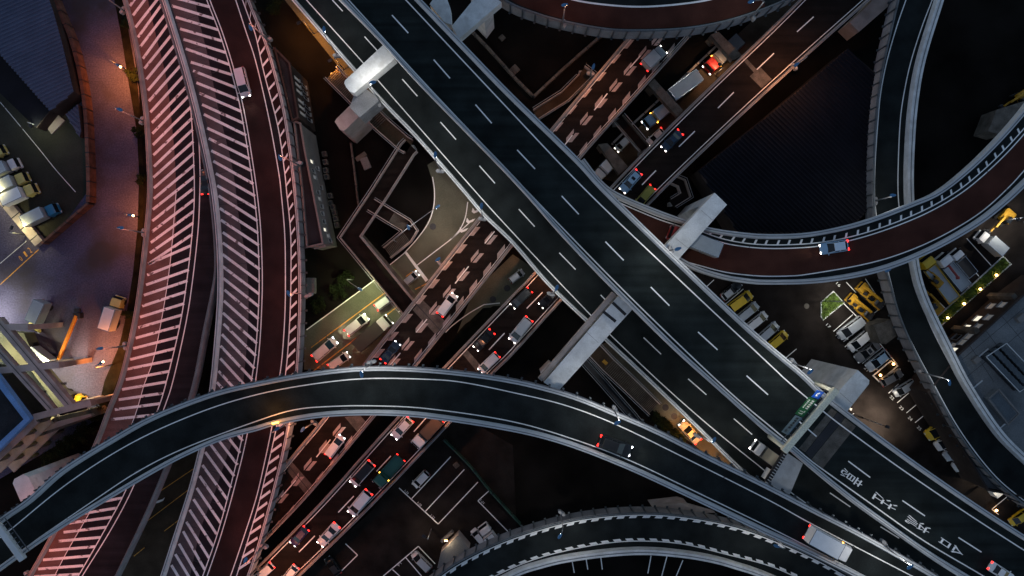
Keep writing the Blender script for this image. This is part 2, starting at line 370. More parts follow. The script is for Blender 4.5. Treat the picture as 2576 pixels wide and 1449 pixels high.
MLR = [(745, -112), (868, 8), (974, 116), (1069, 221), (1300, 458), (1432, 607), (1570, 750), (1711, 888), (1806, 972), (1930, 1084), (1990, 1130), (2030, 1165), (2140, 1255), (2240, 1327), (2340, 1398), (2430, 1456), (2540, 1525)]
MLLL = [(690, -90), (771, 0), (911, 155), (947, 198), (1197, 483), (1288, 583), (1400, 703), (1496, 803), (1531, 838), (1665, 966), (1795, 1080), (1918, 1179), (1982, 1233), (2045, 1278), (2180, 1375), (2300, 1460)]
ml = fly("elevated_road", "lower elevated road passing beneath the two white portal beams, a pickup on it", MLL, MLR, ZML, (1400, 700), N=110, wm='concrete', road='asphalt_ramp', rh=.3, rt=.2, rrail=False, lt=.42)
lines(ml, "edge_line", [MLLL], .15, ZML + EPS, M['paint'], 110)
MLD = [((836, 0), (862, 28)), ((917, 92), (955, 134)), ((1012, 199), (1050, 242)), ((1108, 307), (1147, 351)), ((1206, 417), (1245, 461)), ((1305, 526), (1345, 570)), ((1407, 636), (1448, 678)), ((1511, 742), (1550, 782)), ((1619, 849), (1663, 891)), ((1731, 953), (1777, 993)), ((1846, 1053), (1892, 1093)), ((1965, 1150), (2010, 1184)), ((2088, 1240), (2139, 1275)), ((2215, 1325), (2262, 1354))]
lines(ml, "lane_dash", MLD, .16, ZML + EPS, M['paint'])
CRN = [(-90, 1372), (0, 1303), (67, 1257), (150, 1183), (277, 1104), (380, 1047), (527, 990), (644, 962), (777, 938), (911, 924), (1044, 926), (1177, 938), (1288, 955), (1371, 974), (1455, 999), (1548, 1037), (1655, 1083), (1788, 1150), (1932, 1221), (2065, 1290), (2165, 1341), (2265, 1396), (2352, 1446), (2450, 1505)]
CRS = [(-60, 1478), (47, 1401), (140, 1338), (233, 1281), (413, 1175), (550, 1111), (644, 1085), (694, 1070), (811, 1050), (944, 1045), (1077, 1053), (1288, 1086), (1421, 1120), (1555, 1171), (1688, 1231), (1932, 1347), (2015, 1384), (2149, 1450), (2270, 1512)]
CRNL = [(-70, 1400), (17, 1340), (167, 1218), (333, 1113), (500, 1038), (644, 993), (787, 966), (927, 952), (1094, 955), (1177, 964), (1288, 987), (1421, 1019), (1555, 1070), (1721, 1151), (1932, 1257), (2042, 1318), (2292, 1448), (2390, 1500)]
CRSL = [(-50, 1460), (53, 1387), (100, 1352), (233, 1261), (347, 1186), (467, 1126), (644, 1060), (744, 1030), (844, 1022), (944, 1021), (1077, 1028), (1288, 1060), (1455, 1109), (1588, 1160), (1721, 1223), (1932, 1325), (2049, 1384), (2175, 1449), (2280, 1505)]
cr = fly("elevated_road", "single lane ramp sweeping in a long arc above the red striped roads, a black car and white truck on it", CRN, CRS, ZCR, (1000, 1000), N=130, road='asphalt_ramp', wm='steel_paint', lpost=1.5, lt=.5, rt=.5)
lines(cr, "edge_line", [CRNL, CRSL], .145, ZCR + EPS, M['paint'], 130)
b = MB()
for P, pts in ((CRS, T(0, 2, [(300, 1165), (1040, 660)]) + T(1, 2, [(670, 192), (1490, 214)]) + T(2, 2, [(215, 350), (395, 405), (590, 470), (795, 549), (1040, 652), (1235, 742), (1415, 826)])), (CRN, [(1700, 1113), (1830, 1178), (1240, 953), (1040, 933)])):
    q = W(spl(P, 200), ZCR)
    for p in pts:
        i = min(range(198), key=lambda k: hypot(q[k][0] - at(*p, ZCR)[0], q[k][1] - at(*p, ZCR)[1])); a_ = at(*p, ZCR); an = atan2(q[i + 1][1] - q[i][1], q[i + 1][0] - q[i][0]); u, v = cos(an), sin(an)
        b.face([(a_[0] + u * x - v * y, a_[1] + v * x + u * y, ZCR + .018) for x, y in ((-.5, -.22), (.5, -.22), (.5, .22), (-.5, .22))])
part(cr, "drain_cover", b, M['dark_metal'])
PRL = [(385, -70), (407, 0), (433, 83), (463, 183), (493, 300), (517, 410), (532, 490), (543, 600), (547, 716), (542, 816), (534, 910), (528, 966), (515, 1060), (500, 1129), (473, 1233), (443, 1326), (403, 1449), (380, 1515)]
PRR = [(600, -75), (627, 0), (650, 57), (678, 130), (714, 267), (732, 383), (744, 483), (752, 583), (756, 683), (756, 783), (752, 883), (748, 940), (738, 1010), (729, 1063), (711, 1153), (677, 1286), (644, 1400), (600, 1520)]
PLL = [(285, -80), (308, 0), (333, 100), (350, 200), (362, 300), (369, 420), (370, 490), (362, 583), (347, 716), (331, 816), (300, 950), (267, 1033), (240, 1105), (180, 1240), (110, 1376), (67, 1452), (35, 1520)]
PLR = [(382, -72), (404, 0), (430, 83), (460, 183), (490, 300), (514, 410), (529, 490), (540, 600), (542, 680), (533, 738), (513, 833), (487, 966), (455, 1065), (420, 1166), (367, 1293), (300, 1433), (262, 1510)]
pl = fly("elevated_road", "leftmost elevated road with red shoulder and rising pink diagonal hatching", PLL, PLR, ZPL, (450, 500), N=110, road='asphalt_dark', wm='concrete_warm', rpost=0, rm='concrete_grey', rt=.2, rfd=1.6, lt=.3)
pr = fly("elevated_road", "elevated road with grey hatched shoulder and maroon lane beside the leftmost one", PRL, PRR, ZPL, (650, 500), N=110, road='asphalt_dark', wm='concrete', rpost=2.6, lt=.45)
# left road: shoulder and lines
PLm = [(366, -60), (372, 0), (395, 100), (419, 200), (431, 300), (440, 400), (443, 500), (442, 560), (430, 643), (413, 766), (387, 900), (363, 966), (337, 1053), (290, 1158), (240, 1263), (170, 1385), (137, 1449), (100, 1520)]
ribbon(pl, "hatched_shoulder", [(x + 7, y) for x, y in PLL], PLm, ZPL + .006, M['brown_hatch'], 110)
PLe1 = [(440, 60), (458, 140), (473, 215), (482, 300), (487, 400), (489, 483), (485, 566), (473, 683), (453, 816), (418, 962), (395, 1036), (323, 1219), (273, 1316), (197, 1449), (165, 1500)]
PLe2 = [(475, 233), (490, 275), (498, 320), (503, 420), (502, 500), (498, 583), (483, 716), (467, 816), (436, 955), (412, 1029), (345, 1203), (287, 1319), (207, 1449), (178, 1500)]
lines(pl, "edge_line", [PLe1, PLe2], .15, ZPL + EPS, M['paint'], 110)
lines(pl, "shoulder_line", [[(443, 483), (430, 643), (413, 766), (387, 900), (363, 966), (337, 1053), (290, 1158), (240, 1263), (170, 1385), (137, 1449), (115, 1490)]], .10, ZPL + .014, M['paint'], 80)
def Q(o, s, p): return [(o[0] + x * s, o[1] + y * s) for x, y in p]
S1, S2, S3, S4, S5 = ((302, 0), .25), ((302, 314.5), .25), ((251.6, 628.9), .276), ((0, 1069), .2622), ((377.3, 1069), .2622)
st = [Q(*S1, p) for p in ([(70, -30), (150, -150)], [(100, 60), (260, -170)], [(130, 155), (345, -130)], [(155, 275), (430, -75)], [(180, 375), (430, 30)], [(200, 475), (460, 135)], [(230, 590), (490, 230)], [(245, 690), (530, 335)], [(265, 800), (560, 440)], [(280, 910), (590, 545)], [(290, 1018), (625, 640)], [(305, 1130), (655, 745)], [(320, 1235), (690, 850)], [(325, 1345), (695, 960)])]
st += [Q(*S2, p) for p in ([(330, 200), (715, -185)], [(335, 303), (725, -70)], [(340, 418), (730, 45)], [(335, 528), (737, 165)], [(340, 635), (742, 280)], [(340, 742), (746, 400)], [(330, 850), (746, 520)], [(325, 965), (746, 632)], [(322, 1073), (744, 750)], [(310, 1183), (740, 868)], [(300, 1288), (735, 985)], [(285, 1398), (726, 1100)])]
st += [Q(*S3, p) for p in ([(445, 128), (828, -40)], [(430, 228), (820, 75)], [(420, 318), (810, 180)], [(400, 412), (797, 280)], [(385, 512), (782, 380)], [(365, 612), (767, 488)], [(350, 707), (747, 592)], [(325, 803), (727, 692)], [(302, 898), (707, 795)], [(275, 998), (682, 898)], [(245, 1086), (657, 1003)], [(235, 1181), (632, 1105)], [(200, 1271), (602, 1202)], [(170, 1365), (572, 1305)], [(135, 1455), (545, 1400)], [(100, 1545), (515, 1500)])]
st += [Q(*S4, p) for p in ([(900, 660), (1225, 600)], [(840, 762), (1172, 700)], [(750, 858), (1125, 795)], [(660, 942), (1070, 885)], [(610, 1030), (1020, 980)], [(560, 1115), (965, 1078)], [(470, 1205), (915, 1167)], [(412, 1295), (865, 1256)], [(365, 1382), (800, 1350)], [(325, 1455), (760, 1432)])]
lines(pl, "diagonal_stripe", st, .41, ZPL + .012, M['paint_worn'])
# right road of the pair
PRm = [(480, -60), (490, 0), (507, 77), (525, 150), (548, 270), (568, 350), (588, 440), (600, 540), (617, 640), (624, 700), (625, 800), (620, 880), (612, 960), (595, 1080), (570, 1150), (540, 1240), (505, 1330), (478, 1449), (462, 1510)]
PRe1 = [(503, -60), (520, 0), (550, 77), (580, 173), (607, 283), (633, 443), (644, 533), (649, 600), (652, 700), (650, 783), (643, 883), (632, 960), (610, 1096), (580, 1223), (547, 1343), (510, 1449), (488, 1510)]
PRe2 = [(511, -60), (528, 0), (558, 77), (588, 173), (615, 283), (641, 443), (652, 533), (657, 600), (660, 700), (658, 783), (653, 870), (642, 965), (622, 1093), (592, 1218), (557, 1343), (521, 1449), (498, 1512)]
PRl = [(572, -60), (593, 0), (620, 83), (644, 157), (677, 300), (701, 433), (707, 483), (716, 583), (718, 683), (717, 783), (711, 883), (703, 950), (684, 1073), (664, 1170), (644, 1255), (612, 1355), (580, 1449), (555, 1515)]
PRh = [(588, -60), (610, 0), (633, 63), (644, 92), (664, 183), (699, 317), (716, 433), (721, 483), (731, 583), (732, 683), (730, 783), (724, 883), (717, 950), (696, 1073), (664, 1213), (644, 1292), (597, 1443), (572, 1515)]
ribbon(pr, "hatched_shoulder", [(x + 13, y) for x, y in PRL], PRm, ZPL + .006, M['grey_hatch'], 110)
ribbon(pr, "maroon_lane", PRe2, PRl, ZPL + .006, M['maroon'], 110)
ribbon(pr, "maroon_edge", [(x + 1, y) for x, y in PRh], [(x - 5, y) for x, y in PRR], ZPL + .006, M['maroon'], 110)
lines(pr, "edge_line", [PRe1, PRe2, PRl, PRh], .15, ZPL + EPS, M['paint'], 110)
st = [Q(*S1, p) for p in ([(480, -40), (905, 70)], [(520, 58), (945, 188)], [(560, 172), (988, 300)], [(605, 290), (1025, 412)], [(638, 395), (1065, 530)], [(660, 490), (1100, 650)], [(712, 625), (1135, 755)], [(735, 712), (1165, 882)], [(768, 832), (1192, 1003)], [(798, 938), (1220, 1122)], [(825, 1052), (1245, 1242)], [(842, 1150), (1270, 1362)], [(875, 1288), (1288, 1480)])]
st += [Q(*S2, p) for p in ([(892, 135), (1303, 342)], [(918, 258), (1325, 462)], [(938, 363), (1342, 592)], [(963, 488), (1358, 715)], [(978, 610), (1370, 840)], [(990, 712), (1382, 965)], [(1003, 838), (1390, 1088)], [(1013, 955), (1396, 1210)], [(1033, 1080), (1402, 1332)], [(1033, 1185), (1406, 1452)])]
st += [Q(*S3, p) for p in ([(1118, 40), (1452, 290)], [(1118, 150), (1450, 402)], [(1124, 258), (1447, 515)], [(1134, 363), (1444, 628)], [(1128, 463), (1440, 742)], [(1120, 573), (1430, 852)], [(1125, 672), (1420, 965)], [(1110, 768), (1408, 1080)], [(1098, 873), (1395, 1190)], [(1096, 988), (1380, 1300)], [(1080, 1103), (1360, 1410)], [(1065, 1205), (1330, 1500)])]
st += [Q(*S5, p) for p in ([(845, 100), (890, 155)], [(750, 120), (865, 268)], [(665, 155), (840, 382)], [(580, 185), (808, 492)], [(530, 260), (778, 602)], [(503, 385), (745, 720)], [(475, 490), (714, 832)], [(448, 605), (678, 942)], [(418, 713), (642, 1052)], [(380, 815), (606, 1162)], [(350, 930), (566, 1277)], [(318, 1020), (526, 1390)], [(278, 1140), (490, 1500)], [(243, 1240), (455, 1590)], [(205, 1345), (420, 1700)])]
lines(pr, "diagonal_stripe", st, .41, ZPL + .012, M['paint_worn'])
def xat(P, y):
    for i in range(len(P) - 1):
        if P[i][1] <= y <= P[i + 1][1]: return P[i][0] + (P[i + 1][0] - P[i][0]) * (y - P[i][1]) / (P[i + 1][1] - P[i][1])
    return P[-1][0]
b = MB(); y = -38.0; ph, prr = spl(PRh, 300), spl(PRR, 300)
while y < 1460:
    dy = 17 if y < 900 else 20
    if y < 970 or y > 1050:
        x0 = xat(ph, y); x1 = xat(prr, y - dy) - 9; hh = 7.5 if y < 200 else 7
        b.face(W([(x0, y), (x0 + (x1 - x0), y - dy), (x1 - 1, y - dy - hh), (x0 - 1 if y > 900 else x0 - 2, y - hh)][::-1] if False else [(x0, y), (x1, y - dy), (x1 - 1, y - dy - hh), (x0, y - hh)], ZPL + .013))
    y += 29.6 if y < 340 else (30.9 if y < 960 else 29.4)
part(pr, "short_stripe", b, M['paint'])
lines(pr, "shoulder_joint", [Q(*S1, p) for p in ([(570, 232), (780, 152)], [(690, 500), (860, 460)], [(760, 780), (960, 725)], [(840, 1110), (1050, 1065)])] + [Q(*S2, p) for p in ([(960, 150), (1130, 110)], [(1000, 480), (1210, 450)], [(1000, 800), (1250, 785)], [(1030, 1068), (1280, 1055)], [(1030, 1400), (1290, 1395)])] + [Q(*S3, p) for p in ([(1105, 628), (1350, 632)], [(1100, 905), (1335, 920)], [(1080, 1175), (1300, 1200)], [(1110, 365), (1355, 368)])] + [Q(*S5, p) for p in ([(500, 410), (655, 462)], [(420, 685), (640, 752)], [(360, 960), (570, 1030)], [(240, 1230), (470, 1320)], [(620, 130), (780, 175)])], .1, ZPL + .010, M['dark_metal'])
# zipper-marked road and its neighbour
AL = [(1690, -45), (1575, 98), (1388, 320), (1204, 546), (1044, 750), (911, 918), (817, 1046), (737, 1142), (640, 1262), (560, 1360)]
AR = [(1872, -60), (1731, 97), (1598, 245), (1455, 405), (1288, 622), (1111, 843), (1054, 914), (947, 1044), (777, 1246), (677, 1352), (560, 1480)]
ra = fly("elevated_road", "low elevated road marked with pairs of pink zipper blocks", AL, AR, ZA, (1240, 600), N=80, road='asphalt_low', wm='concrete_warm', lt=.3, rt=.3, gd=1.8)
BL = [(2075, -66), (2009, 0), (1932, 77), (1731, 270), (1542, 462), (1345, 683), (1288, 742), (1151, 885), (1090, 950), (944, 1109), (804, 1266), (651, 1421), (590, 1480)]
BR = [(2262, -66), (2189, 0), (1932, 230), (1665, 483), (1545, 615), (1411, 760), (1288, 896), (1237, 945), (1144, 1054), (924, 1286), (754, 1451), (690, 1515)]
rb = fly("elevated_road", "low elevated road full of queuing cars between two pale parapets", BL, BR, ZA, (1400, 680), N=80, road='asphalt_low', wm='concrete_warm', lt=.3, rt=.3, gd=1.8)
b = MB(); d = (9.5, -11.6)
for x, y in [(1651, 103), (1618, 137), (1581, 178), (1545, 219), (1508, 260), (1471, 303), (1436, 346), (1231, 603), (1196, 649), (1161, 695), (1126, 738), (1091, 780), (1057, 825), (1022, 870), (987, 914), (849, 1086), (814, 1128), (776, 1172), (744, 1211), (706, 1254)]:
    p0, p1 = (x - d[0], y - d[1]), (x + d[0], y + d[1])
    b.face(W([(p0[0] - 2, p0[1]), (p1[0] - 2, p1[1]), (p1[0] - 2, p1[1] - 10.5), (p0[0] - 2, p0[1] - 10.5)], ZA + .012))
    b.face(W([(p0[0] + 2, p0[1]), (p0[0] + 12, p0[1]), (p1[0] + 12, p1[1]), (p1[0] + 2, p1[1])], ZA + .012))
for x, y in [(1581, 110), (1548, 147), (1511, 192), (1475, 233), (1438, 275), (1403, 318), (1194, 581), (1161, 625), (1124, 668), (1092, 713), (1059, 753), (1024, 800), (989, 845), (954, 888), (809, 1064), (777, 1103), (744, 1143)]:
    b.face(W([(x - 15, y + 12), (x - 3, y + 12), (x + 15, y - 10), (x + 3, y - 10)], ZA + .012))
for x, y in [(1688, 127), (1650, 168), (1615, 207), (1576, 248), (1540, 290), (1503, 333), (1468, 375), (1261, 633), (1226, 678), (1191, 721), (1157, 763), (1124, 808), (1087, 856), (1052, 895), (877, 1114), (841, 1159), (804, 1203), (731, 1288), (694, 1327)]:
    b.face(W([(x - 10, y + 19), (x + 9, y - 5), (x + 9, y - 19), (x - 10, y + 5)], ZA + .012))
part(ra, "zipper_marking", b, M['paint_zip'])
lines(ra, "lane_dash", [((1585, 170), (1611, 140)), ((1495, 277), (1528, 235)), ((1418, 368), (1440, 340)), ((1220, 612), (1244, 582)), ((1145, 713), (1179, 670)), ((1047, 836), (1074, 803)), ((982, 918), (1007, 888)), ((796, 1150), (831, 1106)), ((707, 1251), (744, 1208))], .17, ZA + EPS, M['paint'])
lines(rb, "lane_dash", [((2005, 80), (2047, 42)), ((1904, 175), (1947, 134)), ((1806, 272), (1846, 232)), ((1708, 369), (1748, 330)), ((1615, 465), (1650, 429)), ((1325, 776), (1365, 735)), ((1230, 880), (1269, 838)), ((1041, 1086), (1074, 1049)), ((947, 1186), (983, 1147)), ((851, 1289), (890, 1248)), ((752, 1389), (792, 1348))], .17, ZA + EPS, M['paint'])
lines(rb, "edge_line", [[(x + 10, y + 7) for x, y in BL], [(x - 10, y - 8) for x, y in BR]], .13, ZA + EPS, M['paint'])
lines(ra, "edge_line", [[(x + 8, y + 6) for x, y in AL], [(x - 7, y - 6) for x, y in AR]], .09, ZA + .016, M['paint_worn'])
flat("concrete_joint_slab", [[(1038, 780), (1060, 752), (1124, 812), (1096, 842)], [(867, 1049), (907, 1046), (927, 1069), (901, 1089)], [(723, 1186), (731, 1158), (786, 1221), (771, 1247)]], ZA + .006, M['conc_old'], par=ra)
lines(ra, "joint_gap", [((1040, 757), (1114, 838)), ((727, 1172), (779, 1236))], .12, ZA + .017, M['dark_metal'])
flat("concrete_joint_slab", [[(1886, 192), (1912, 168), (1941, 199), (1916, 222)], [(1866, 148), (1874, 143), (1905, 176), (1896, 182)], [(1163, 890), (1175, 880), (1215, 925), (1200, 935)]], ZA + .006, M['conc_old'], par=rb)
# red loop, right-hand ramp, top ramp, bottom arc
RLN = [(1470, 398), (1512, 452), (1555, 485), (1640, 522), (1731, 555), (1785, 572), (1855, 583), (1932, 589), (2032, 585), (2132, 566), (2215, 541), (2299, 508), (2362, 481), (2432, 427), (2505, 357), (2576, 277), (2640, 190)]
RLS = [(1540, 560), (1620, 610), (1705, 655), (1751, 680), (1821, 702), (1880, 712), (1932, 716), (2049, 713), (2165, 696), (2265, 668), (2365, 624), (2465, 566), (2532, 514), (2590, 460), (2660, 390)]
rl = fly("elevated_road", "curved ramp with a dark red surface and a comb of white ticks along its inner side", RLN, RLS, ZRL, (2000, 650), N=90, wm='steel_paint', road='asphalt_ramp', lt=.55, rt=.6, rh=1.1)
RLn1 = [(1535, 497), (1565, 513), (1655, 551), (1718, 572), (1805, 607), (1870, 620), (1932, 625), (2000, 624), (2062, 619), (2139, 605), (2232, 577), (2332, 536), (2415, 488), (2475, 440), (2530, 388), (2580, 333), (2640, 260)]
RLn2 = [(1555, 502), (1655, 544), (1718, 564), (1805, 597), (1870, 611), (1932, 616), (2000, 615), (2062, 610), (2139, 596), (2228, 569), (2327, 528), (2408, 481), (2468, 433), (2522, 382), (2572, 328), (2630, 258)]
RLs1 = [(1580, 580), (1640, 618), (1708, 652), (1760, 668), (1821, 684), (1880, 692), (1932, 695), (1990, 694), (2032, 690), (2165, 667), (2265, 639), (2365, 596), (2465, 536), (2539, 470), (2580, 425), (2650, 350)]
ribbon(rl, "red_surface", RLn1, RLs1, ZRL + .006, M['red_road'], 90)
lines(rl, "edge_line", [RLn1, RLn2, RLs1], .16, ZRL + EPS, M['paint'], 90)
b = MB(); q = spl(RLn2, 400); L = 0; nxt = 12.0; nn = normals(q)
for i in range(399):
    L += hypot(q[i + 1][0] - q[i][0], q[i + 1][1] - q[i][1])
    if L >= nxt:
        nxt += 29.0; tx, ty = -nn[i][1], nn[i][0]; tl = hypot(q[i+1][0]-q[i][0], q[i+1][1]-q[i][1]); tx, ty = (q[i+1][0]-q[i][0])/tl, (q[i+1][1]-q[i][1])/tl; nx, ny = ty, -tx
        P = [(0, 0), (5.5, 0), (10.5, 12), (5, 12)]
        b.face(W([(q[i][0] + tx * u + nx * v, q[i][1] + ty * u + ny * v) for u, v in P], ZRL + .014))
part(rl, "tick_marking", b, M['paint'])
RRLa = [(2270, -45), (2247, 50), (2222, 160), (2207, 255), (2199, 367), (2197, 470), (2201, 560), (2215, 640), (2234, 700), (2262, 795), (2303, 890), (2345, 968), (2410, 1090), (2494, 1200), (2576, 1270), (2650, 1320)]
RRRa = [(2388, -45), (2375, 0), (2329, 150), (2309, 267), (2301, 375), (2299, 470), (2304, 560), (2313, 665), (2337, 750), (2401, 883), (2444, 966), (2517, 1077), (2576, 1139), (2650, 1205)]
rr = fly("elevated_road", "narrow curving ramp with tall grey side panels passing beneath the red loop", RRLa, RRRa, ZRR, (2240, 500), N=90, wm='concrete', lpost=3.2, lt=.25, rt=.95, rh=1.2, lh=1.4, lm='fascia', road='asphalt_ramp')
lines(rr, "edge_line", [[(2292, -45), (2279, 0), (2258, 60), (2232, 150), (2216, 230), (2209, 300), (2202, 400), (2200, 483), (2205, 546), (2220, 620), (2235, 686), (2265, 798), (2305, 885), (2350, 968), (2415, 1083), (2499, 1193), (2576, 1259), (2640, 1305)], [(2360, -45), (2345, 0), (2320, 65), (2292, 153), (2275, 230), (2265, 300), (2260, 400), (2259, 483), (2264, 540), (2272, 600), (2289, 670), (2332, 800), (2399, 933), (2417, 966), (2482, 1063), (2576, 1159), (2640, 1215)]], .16, ZRR + EPS, M['paint'], 90)
TRO = [(1170, -75), (1230, -25), (1288, 12), (1340, 32), (1398, 50), (1500, 71), (1581, 78), (1700, 75), (1788, 63), (1860, 45), (1932, 20), (1995, -8), (2060, -45)]
TRI = [(1290, -170), (1360, -130), (1450, -100), (1540, -86), (1620, -84), (1720, -92), (1800, -110), (1880, -145), (1940, -180)]
tr = fly("elevated_road", "top ramp with a red brown outer lane and a panelled wall along its lower rim", TRO, TRI, ZTR, (1600, 30), N=80, wm='fascia', lpost=3.6, lt=.25, lh=1.3, road='asphalt_ramp')
TRl = [(1300, -55), (1370, -25), (1445, 0), (1525, 12), (1608, 17), (1695, 12), (1781, 0), (1850, -20), (1910, -45)]
ribbon(tr, "red_surface", TRl, [(1250, -25), (1298, 8), (1345, 26), (1402, 44), (1502, 65), (1581, 72), (1698, 69), (1785, 57), (1855, 40), (1925, 16)], ZTR + .006, M['red_road'], 60)
lines(tr, "edge_line", [TRl], .26, ZTR + EPS, M['paint'])
BAN = [(1010, 1520), (1102, 1448), (1157, 1411), (1244, 1368), (1332, 1336), (1446, 1306), (1571, 1291), (1688, 1293), (1821, 1314), (1932, 1349), (2060, 1405), (2180, 1470), (2240, 1510)]
BAS = [(1170, 1520), (1298, 1452), (1360, 1431), (1421, 1416), (1521, 1402), (1621, 1396), (1721, 1404), (1800, 1418), (1855, 1434), (1905, 1450), (1990, 1485), (2060, 1520)]
ba = fly("elevated_road", "bottom arc ramp with rows of white blocks beside both of its edge lines", BAN, BAS, ZBA, (1570, 1350), N=90, wm='concrete', lpost=3.4, lt=.2, lh=1.2, lm='fascia', rt=.8, rh=1.2, road='asphalt_ramp')
BAn = [(1050, 1500), (1106, 1454), (1161, 1417), (1247, 1374), (1334, 1342), (1447, 1312), (1571, 1297), (1688, 1299), (1819, 1320), (1929, 1355), (2056, 1411), (2170, 1475)]
BAs = [(1190, 1478), (1288, 1429), (1388, 1394), (1521, 1367), (1621, 1361), (1721, 1369), (1821, 1393), (1932, 1422), (2010, 1455)]
lines(ba, "edge_line", [BAn, BAs], .15, ZBA + EPS, M['paint'], 90)
b = MB()
for P, sgn, stp, nxt in ((BAn, 1, 32.0, 10.0), (BAs, -1, 30.3, 14.0)):
    q = spl(P, 500); L = 0
    for i in range(499):
        tl = hypot(q[i + 1][0] - q[i][0], q[i + 1][1] - q[i][1]); L += tl
        if L >= nxt:
            nxt += stp; tx, ty = (q[i + 1][0] - q[i][0]) / tl, (q[i + 1][1] - q[i][1]) / tl; nx, ny = -ty * sgn, tx * sgn
            K = [(0, 1.5), (18, 1.5), (14, 7), (-4, 7)]
            b.face(W([(q[i][0] + tx * u + nx * v, q[i][1] + ty * u + ny * v) for u, v in K], ZBA + .014))
part(ba, "block_marking", b, M['paint'])
# ---------------------------------------------------------------- columns under the decks, where no lower road is in the way
def inpoly(x, y, P):
    r = False
    for i in range(len(P)):
        p, q = P[i - 1], P[i]
        if (p[1] > y) != (q[1] > y) and x < (q[0] - p[0]) * (y - p[1]) / (q[1] - p[1]) + p[0]: r = not r
    return r
POLY = [(L + R[::-1], z) for _, L, R, z, _ in DECKS]
STREETS = [[p[:2] for p in W(q, 0)] for q in ([(765, 930), (765, 832), (951, 698), (1058, 590), (1093, 500), (1075, 415), (1230, 540), (925, 925)], [(1190, 735), (1290, 640), (1360, 700), (1150, 838)], [(1990, -40), (2040, 20), (1605, 475), (1480, 440)], [(1480, 880), (1530, 860), (1900, 1215), (1650, 1040)])]
for k, (t, L, R, z, gd) in enumerate(DECKS):
    last = None
    for i in range(4, len(L) - 4):
        x, y = (L[i][0] + R[i][0]) / 2, (L[i][1] + R[i][1]) / 2
        if last and hypot(x - last[0], y - last[1]) < 22: continue
        cn = [(x + u, y + v) for u in (-1.4, 0, 1.4) for v in (-1.4, 0, 1.4)]
        if any(inpoly(px, py, P) for px, py in cn for j, (P, zz) in enumerate(POLY) if j != k and zz < z) or any(inpoly(px, py, S) for px, py in cn for S in STREETS): continue
        s = (CH - z) / CH
        if not all(inpoly(px * s, py * s, POLY[k][0]) for px, py in cn): continue
        last = (x, y); an = atan2(L[i + 1][1] - L[i][1], L[i + 1][0] - L[i][0])
        part(t, "column", MB().box((x, y, (z - gd) / 2), (1.7, 2.1, z - gd - .02), an, 0, .25), M['concrete_grey'])
# ---------------------------------------------------------------- portal beams and piers
def slab(par, name, poly, z0, z1, m, ins=0): return part(par, name, MB().prism([p[:2] for p in W(poly, z1)], z0, z1, 0, None, ins), m)
def pier(label, cap, zt, th, colpoly=None, m='concrete', nm="portal_pier", colz=None, extra=(), group=None, seams=()):
    cx = sum(p[0] for p in cap) / len(cap); cy = sum(p[1] for p in cap) / len(cap); x, y, _ = at(cx, cy, zt)
    t = thing(nm, label, "pier", (x, y, 0), group=group)
    c = slab(t, "cross_beam", cap, zt - th, zt, M[m])
    for s in seams: lines(c, "beam_seam", [s], .07, zt + .01, M['concrete_grey'])
    if colpoly: slab(t, "column", colpoly, 0, colz if colz is not None else zt - th - .01, M[m])
    for (nm2, poly, z0, z1, mm) in extra: slab(t, nm2, poly, z0, z1, M[mm])
    return t
rnd = [(994, 147), (891, 234), (880, 230), (871, 220), (866, 209), (868, 202), (964, 113)]
p1 = pier("white floodlit portal beam with rounded end over the lower road", rnd, 22.6, 2.4, [(884, 226), (866, 206), (880, 195), (900, 216)], colz=20, extra=[("step_block", [(893, 232), (912, 216), (956, 251), (905, 295), (880, 270)], 12.0, 17.0, 'concrete_grey')])
lines(p1, "catwalk_rail", [((892, 240), (996, 150))], .14, 21.2, M['steel_paint'])
pier("pinkish square pier with a rounded cap beside the walkway left of the floodlit beam", [(842, 306), (847, 298), (893, 253), (920, 278), (865, 330), (855, 326)], 11.0, 10.99, None, m='concrete_warm', nm="square_pier")
p2 = pier("long pale blue portal beam with two dark stripes beneath the big arc ramp", [(1555, 745), (1592, 777), (1404, 984), (1368, 962)], 22.6, 2.4, [(1404, 984), (1368, 962), (1395, 935), (1428, 958)], colz=20)
lines(p2, "dark_stripe", [((1518, 784), (1549, 809)), ((1541, 761), (1574, 792))], .42, 22.63, M['dark_metal'])  # flat dark stripes laid across the beam top
lines(p2, "beam_seam", [((1470, 830), (1505, 862))], .06, 22.62, M['concrete_grey'])
part(p2, "drip_ledge", MB().sweep([(x, y, 20.6) for x, y, _ in W([(1551, 743), (1364, 960)], 22)], [(0, 0), (0, 1.5), (.7, 1.5), (.7, 0)] if False else [(-.75, 0), (-.75, 1.5), (-.05, 1.5), (-.05, 0)]), M['concrete_warm'])
p3 = pier("pale blue portal beam with square end crossing above the red loop", [(1798, 485), (1829, 515), (1707, 652), (1672, 620)], 22.6, 2.4, [(1798, 485), (1829, 515), (1804, 542), (1774, 512)], colz=20.1)
lines(p3, "beam_seam", [((1764, 529), (1795, 556)), ((1700, 600), (1732, 625))], .06, 22.62, M['concrete_grey'])
p4 = pier("grey white stepped pier between the wide upper road and the top ramp", [(1146, 82), (1136, 66), (1190, 0), (1215, -30), (1262, 6), (1235, 28), (1152, 100)], 20.5, 2.2, [(1180, -31), (1214, 4), (1237, -27), (1203, -60)], colz=18.2, extra=[("rounded_cap", [(1081, 10), (1098, -14), (1122, -10), (1133, 20), (1136, 62), (1118, 56)], 19.5, 22.0, 'concrete')])
p5 = pier("short pale portal beam with a grating between the lower road and the arc ramp", [(1934, 1222), (1982, 1140), (2020, 1166), (1987, 1244)], 22.0, 2.0, [(1940, 1218), (1955, 1193), (1990, 1215), (1982, 1240)], colz=19.9)
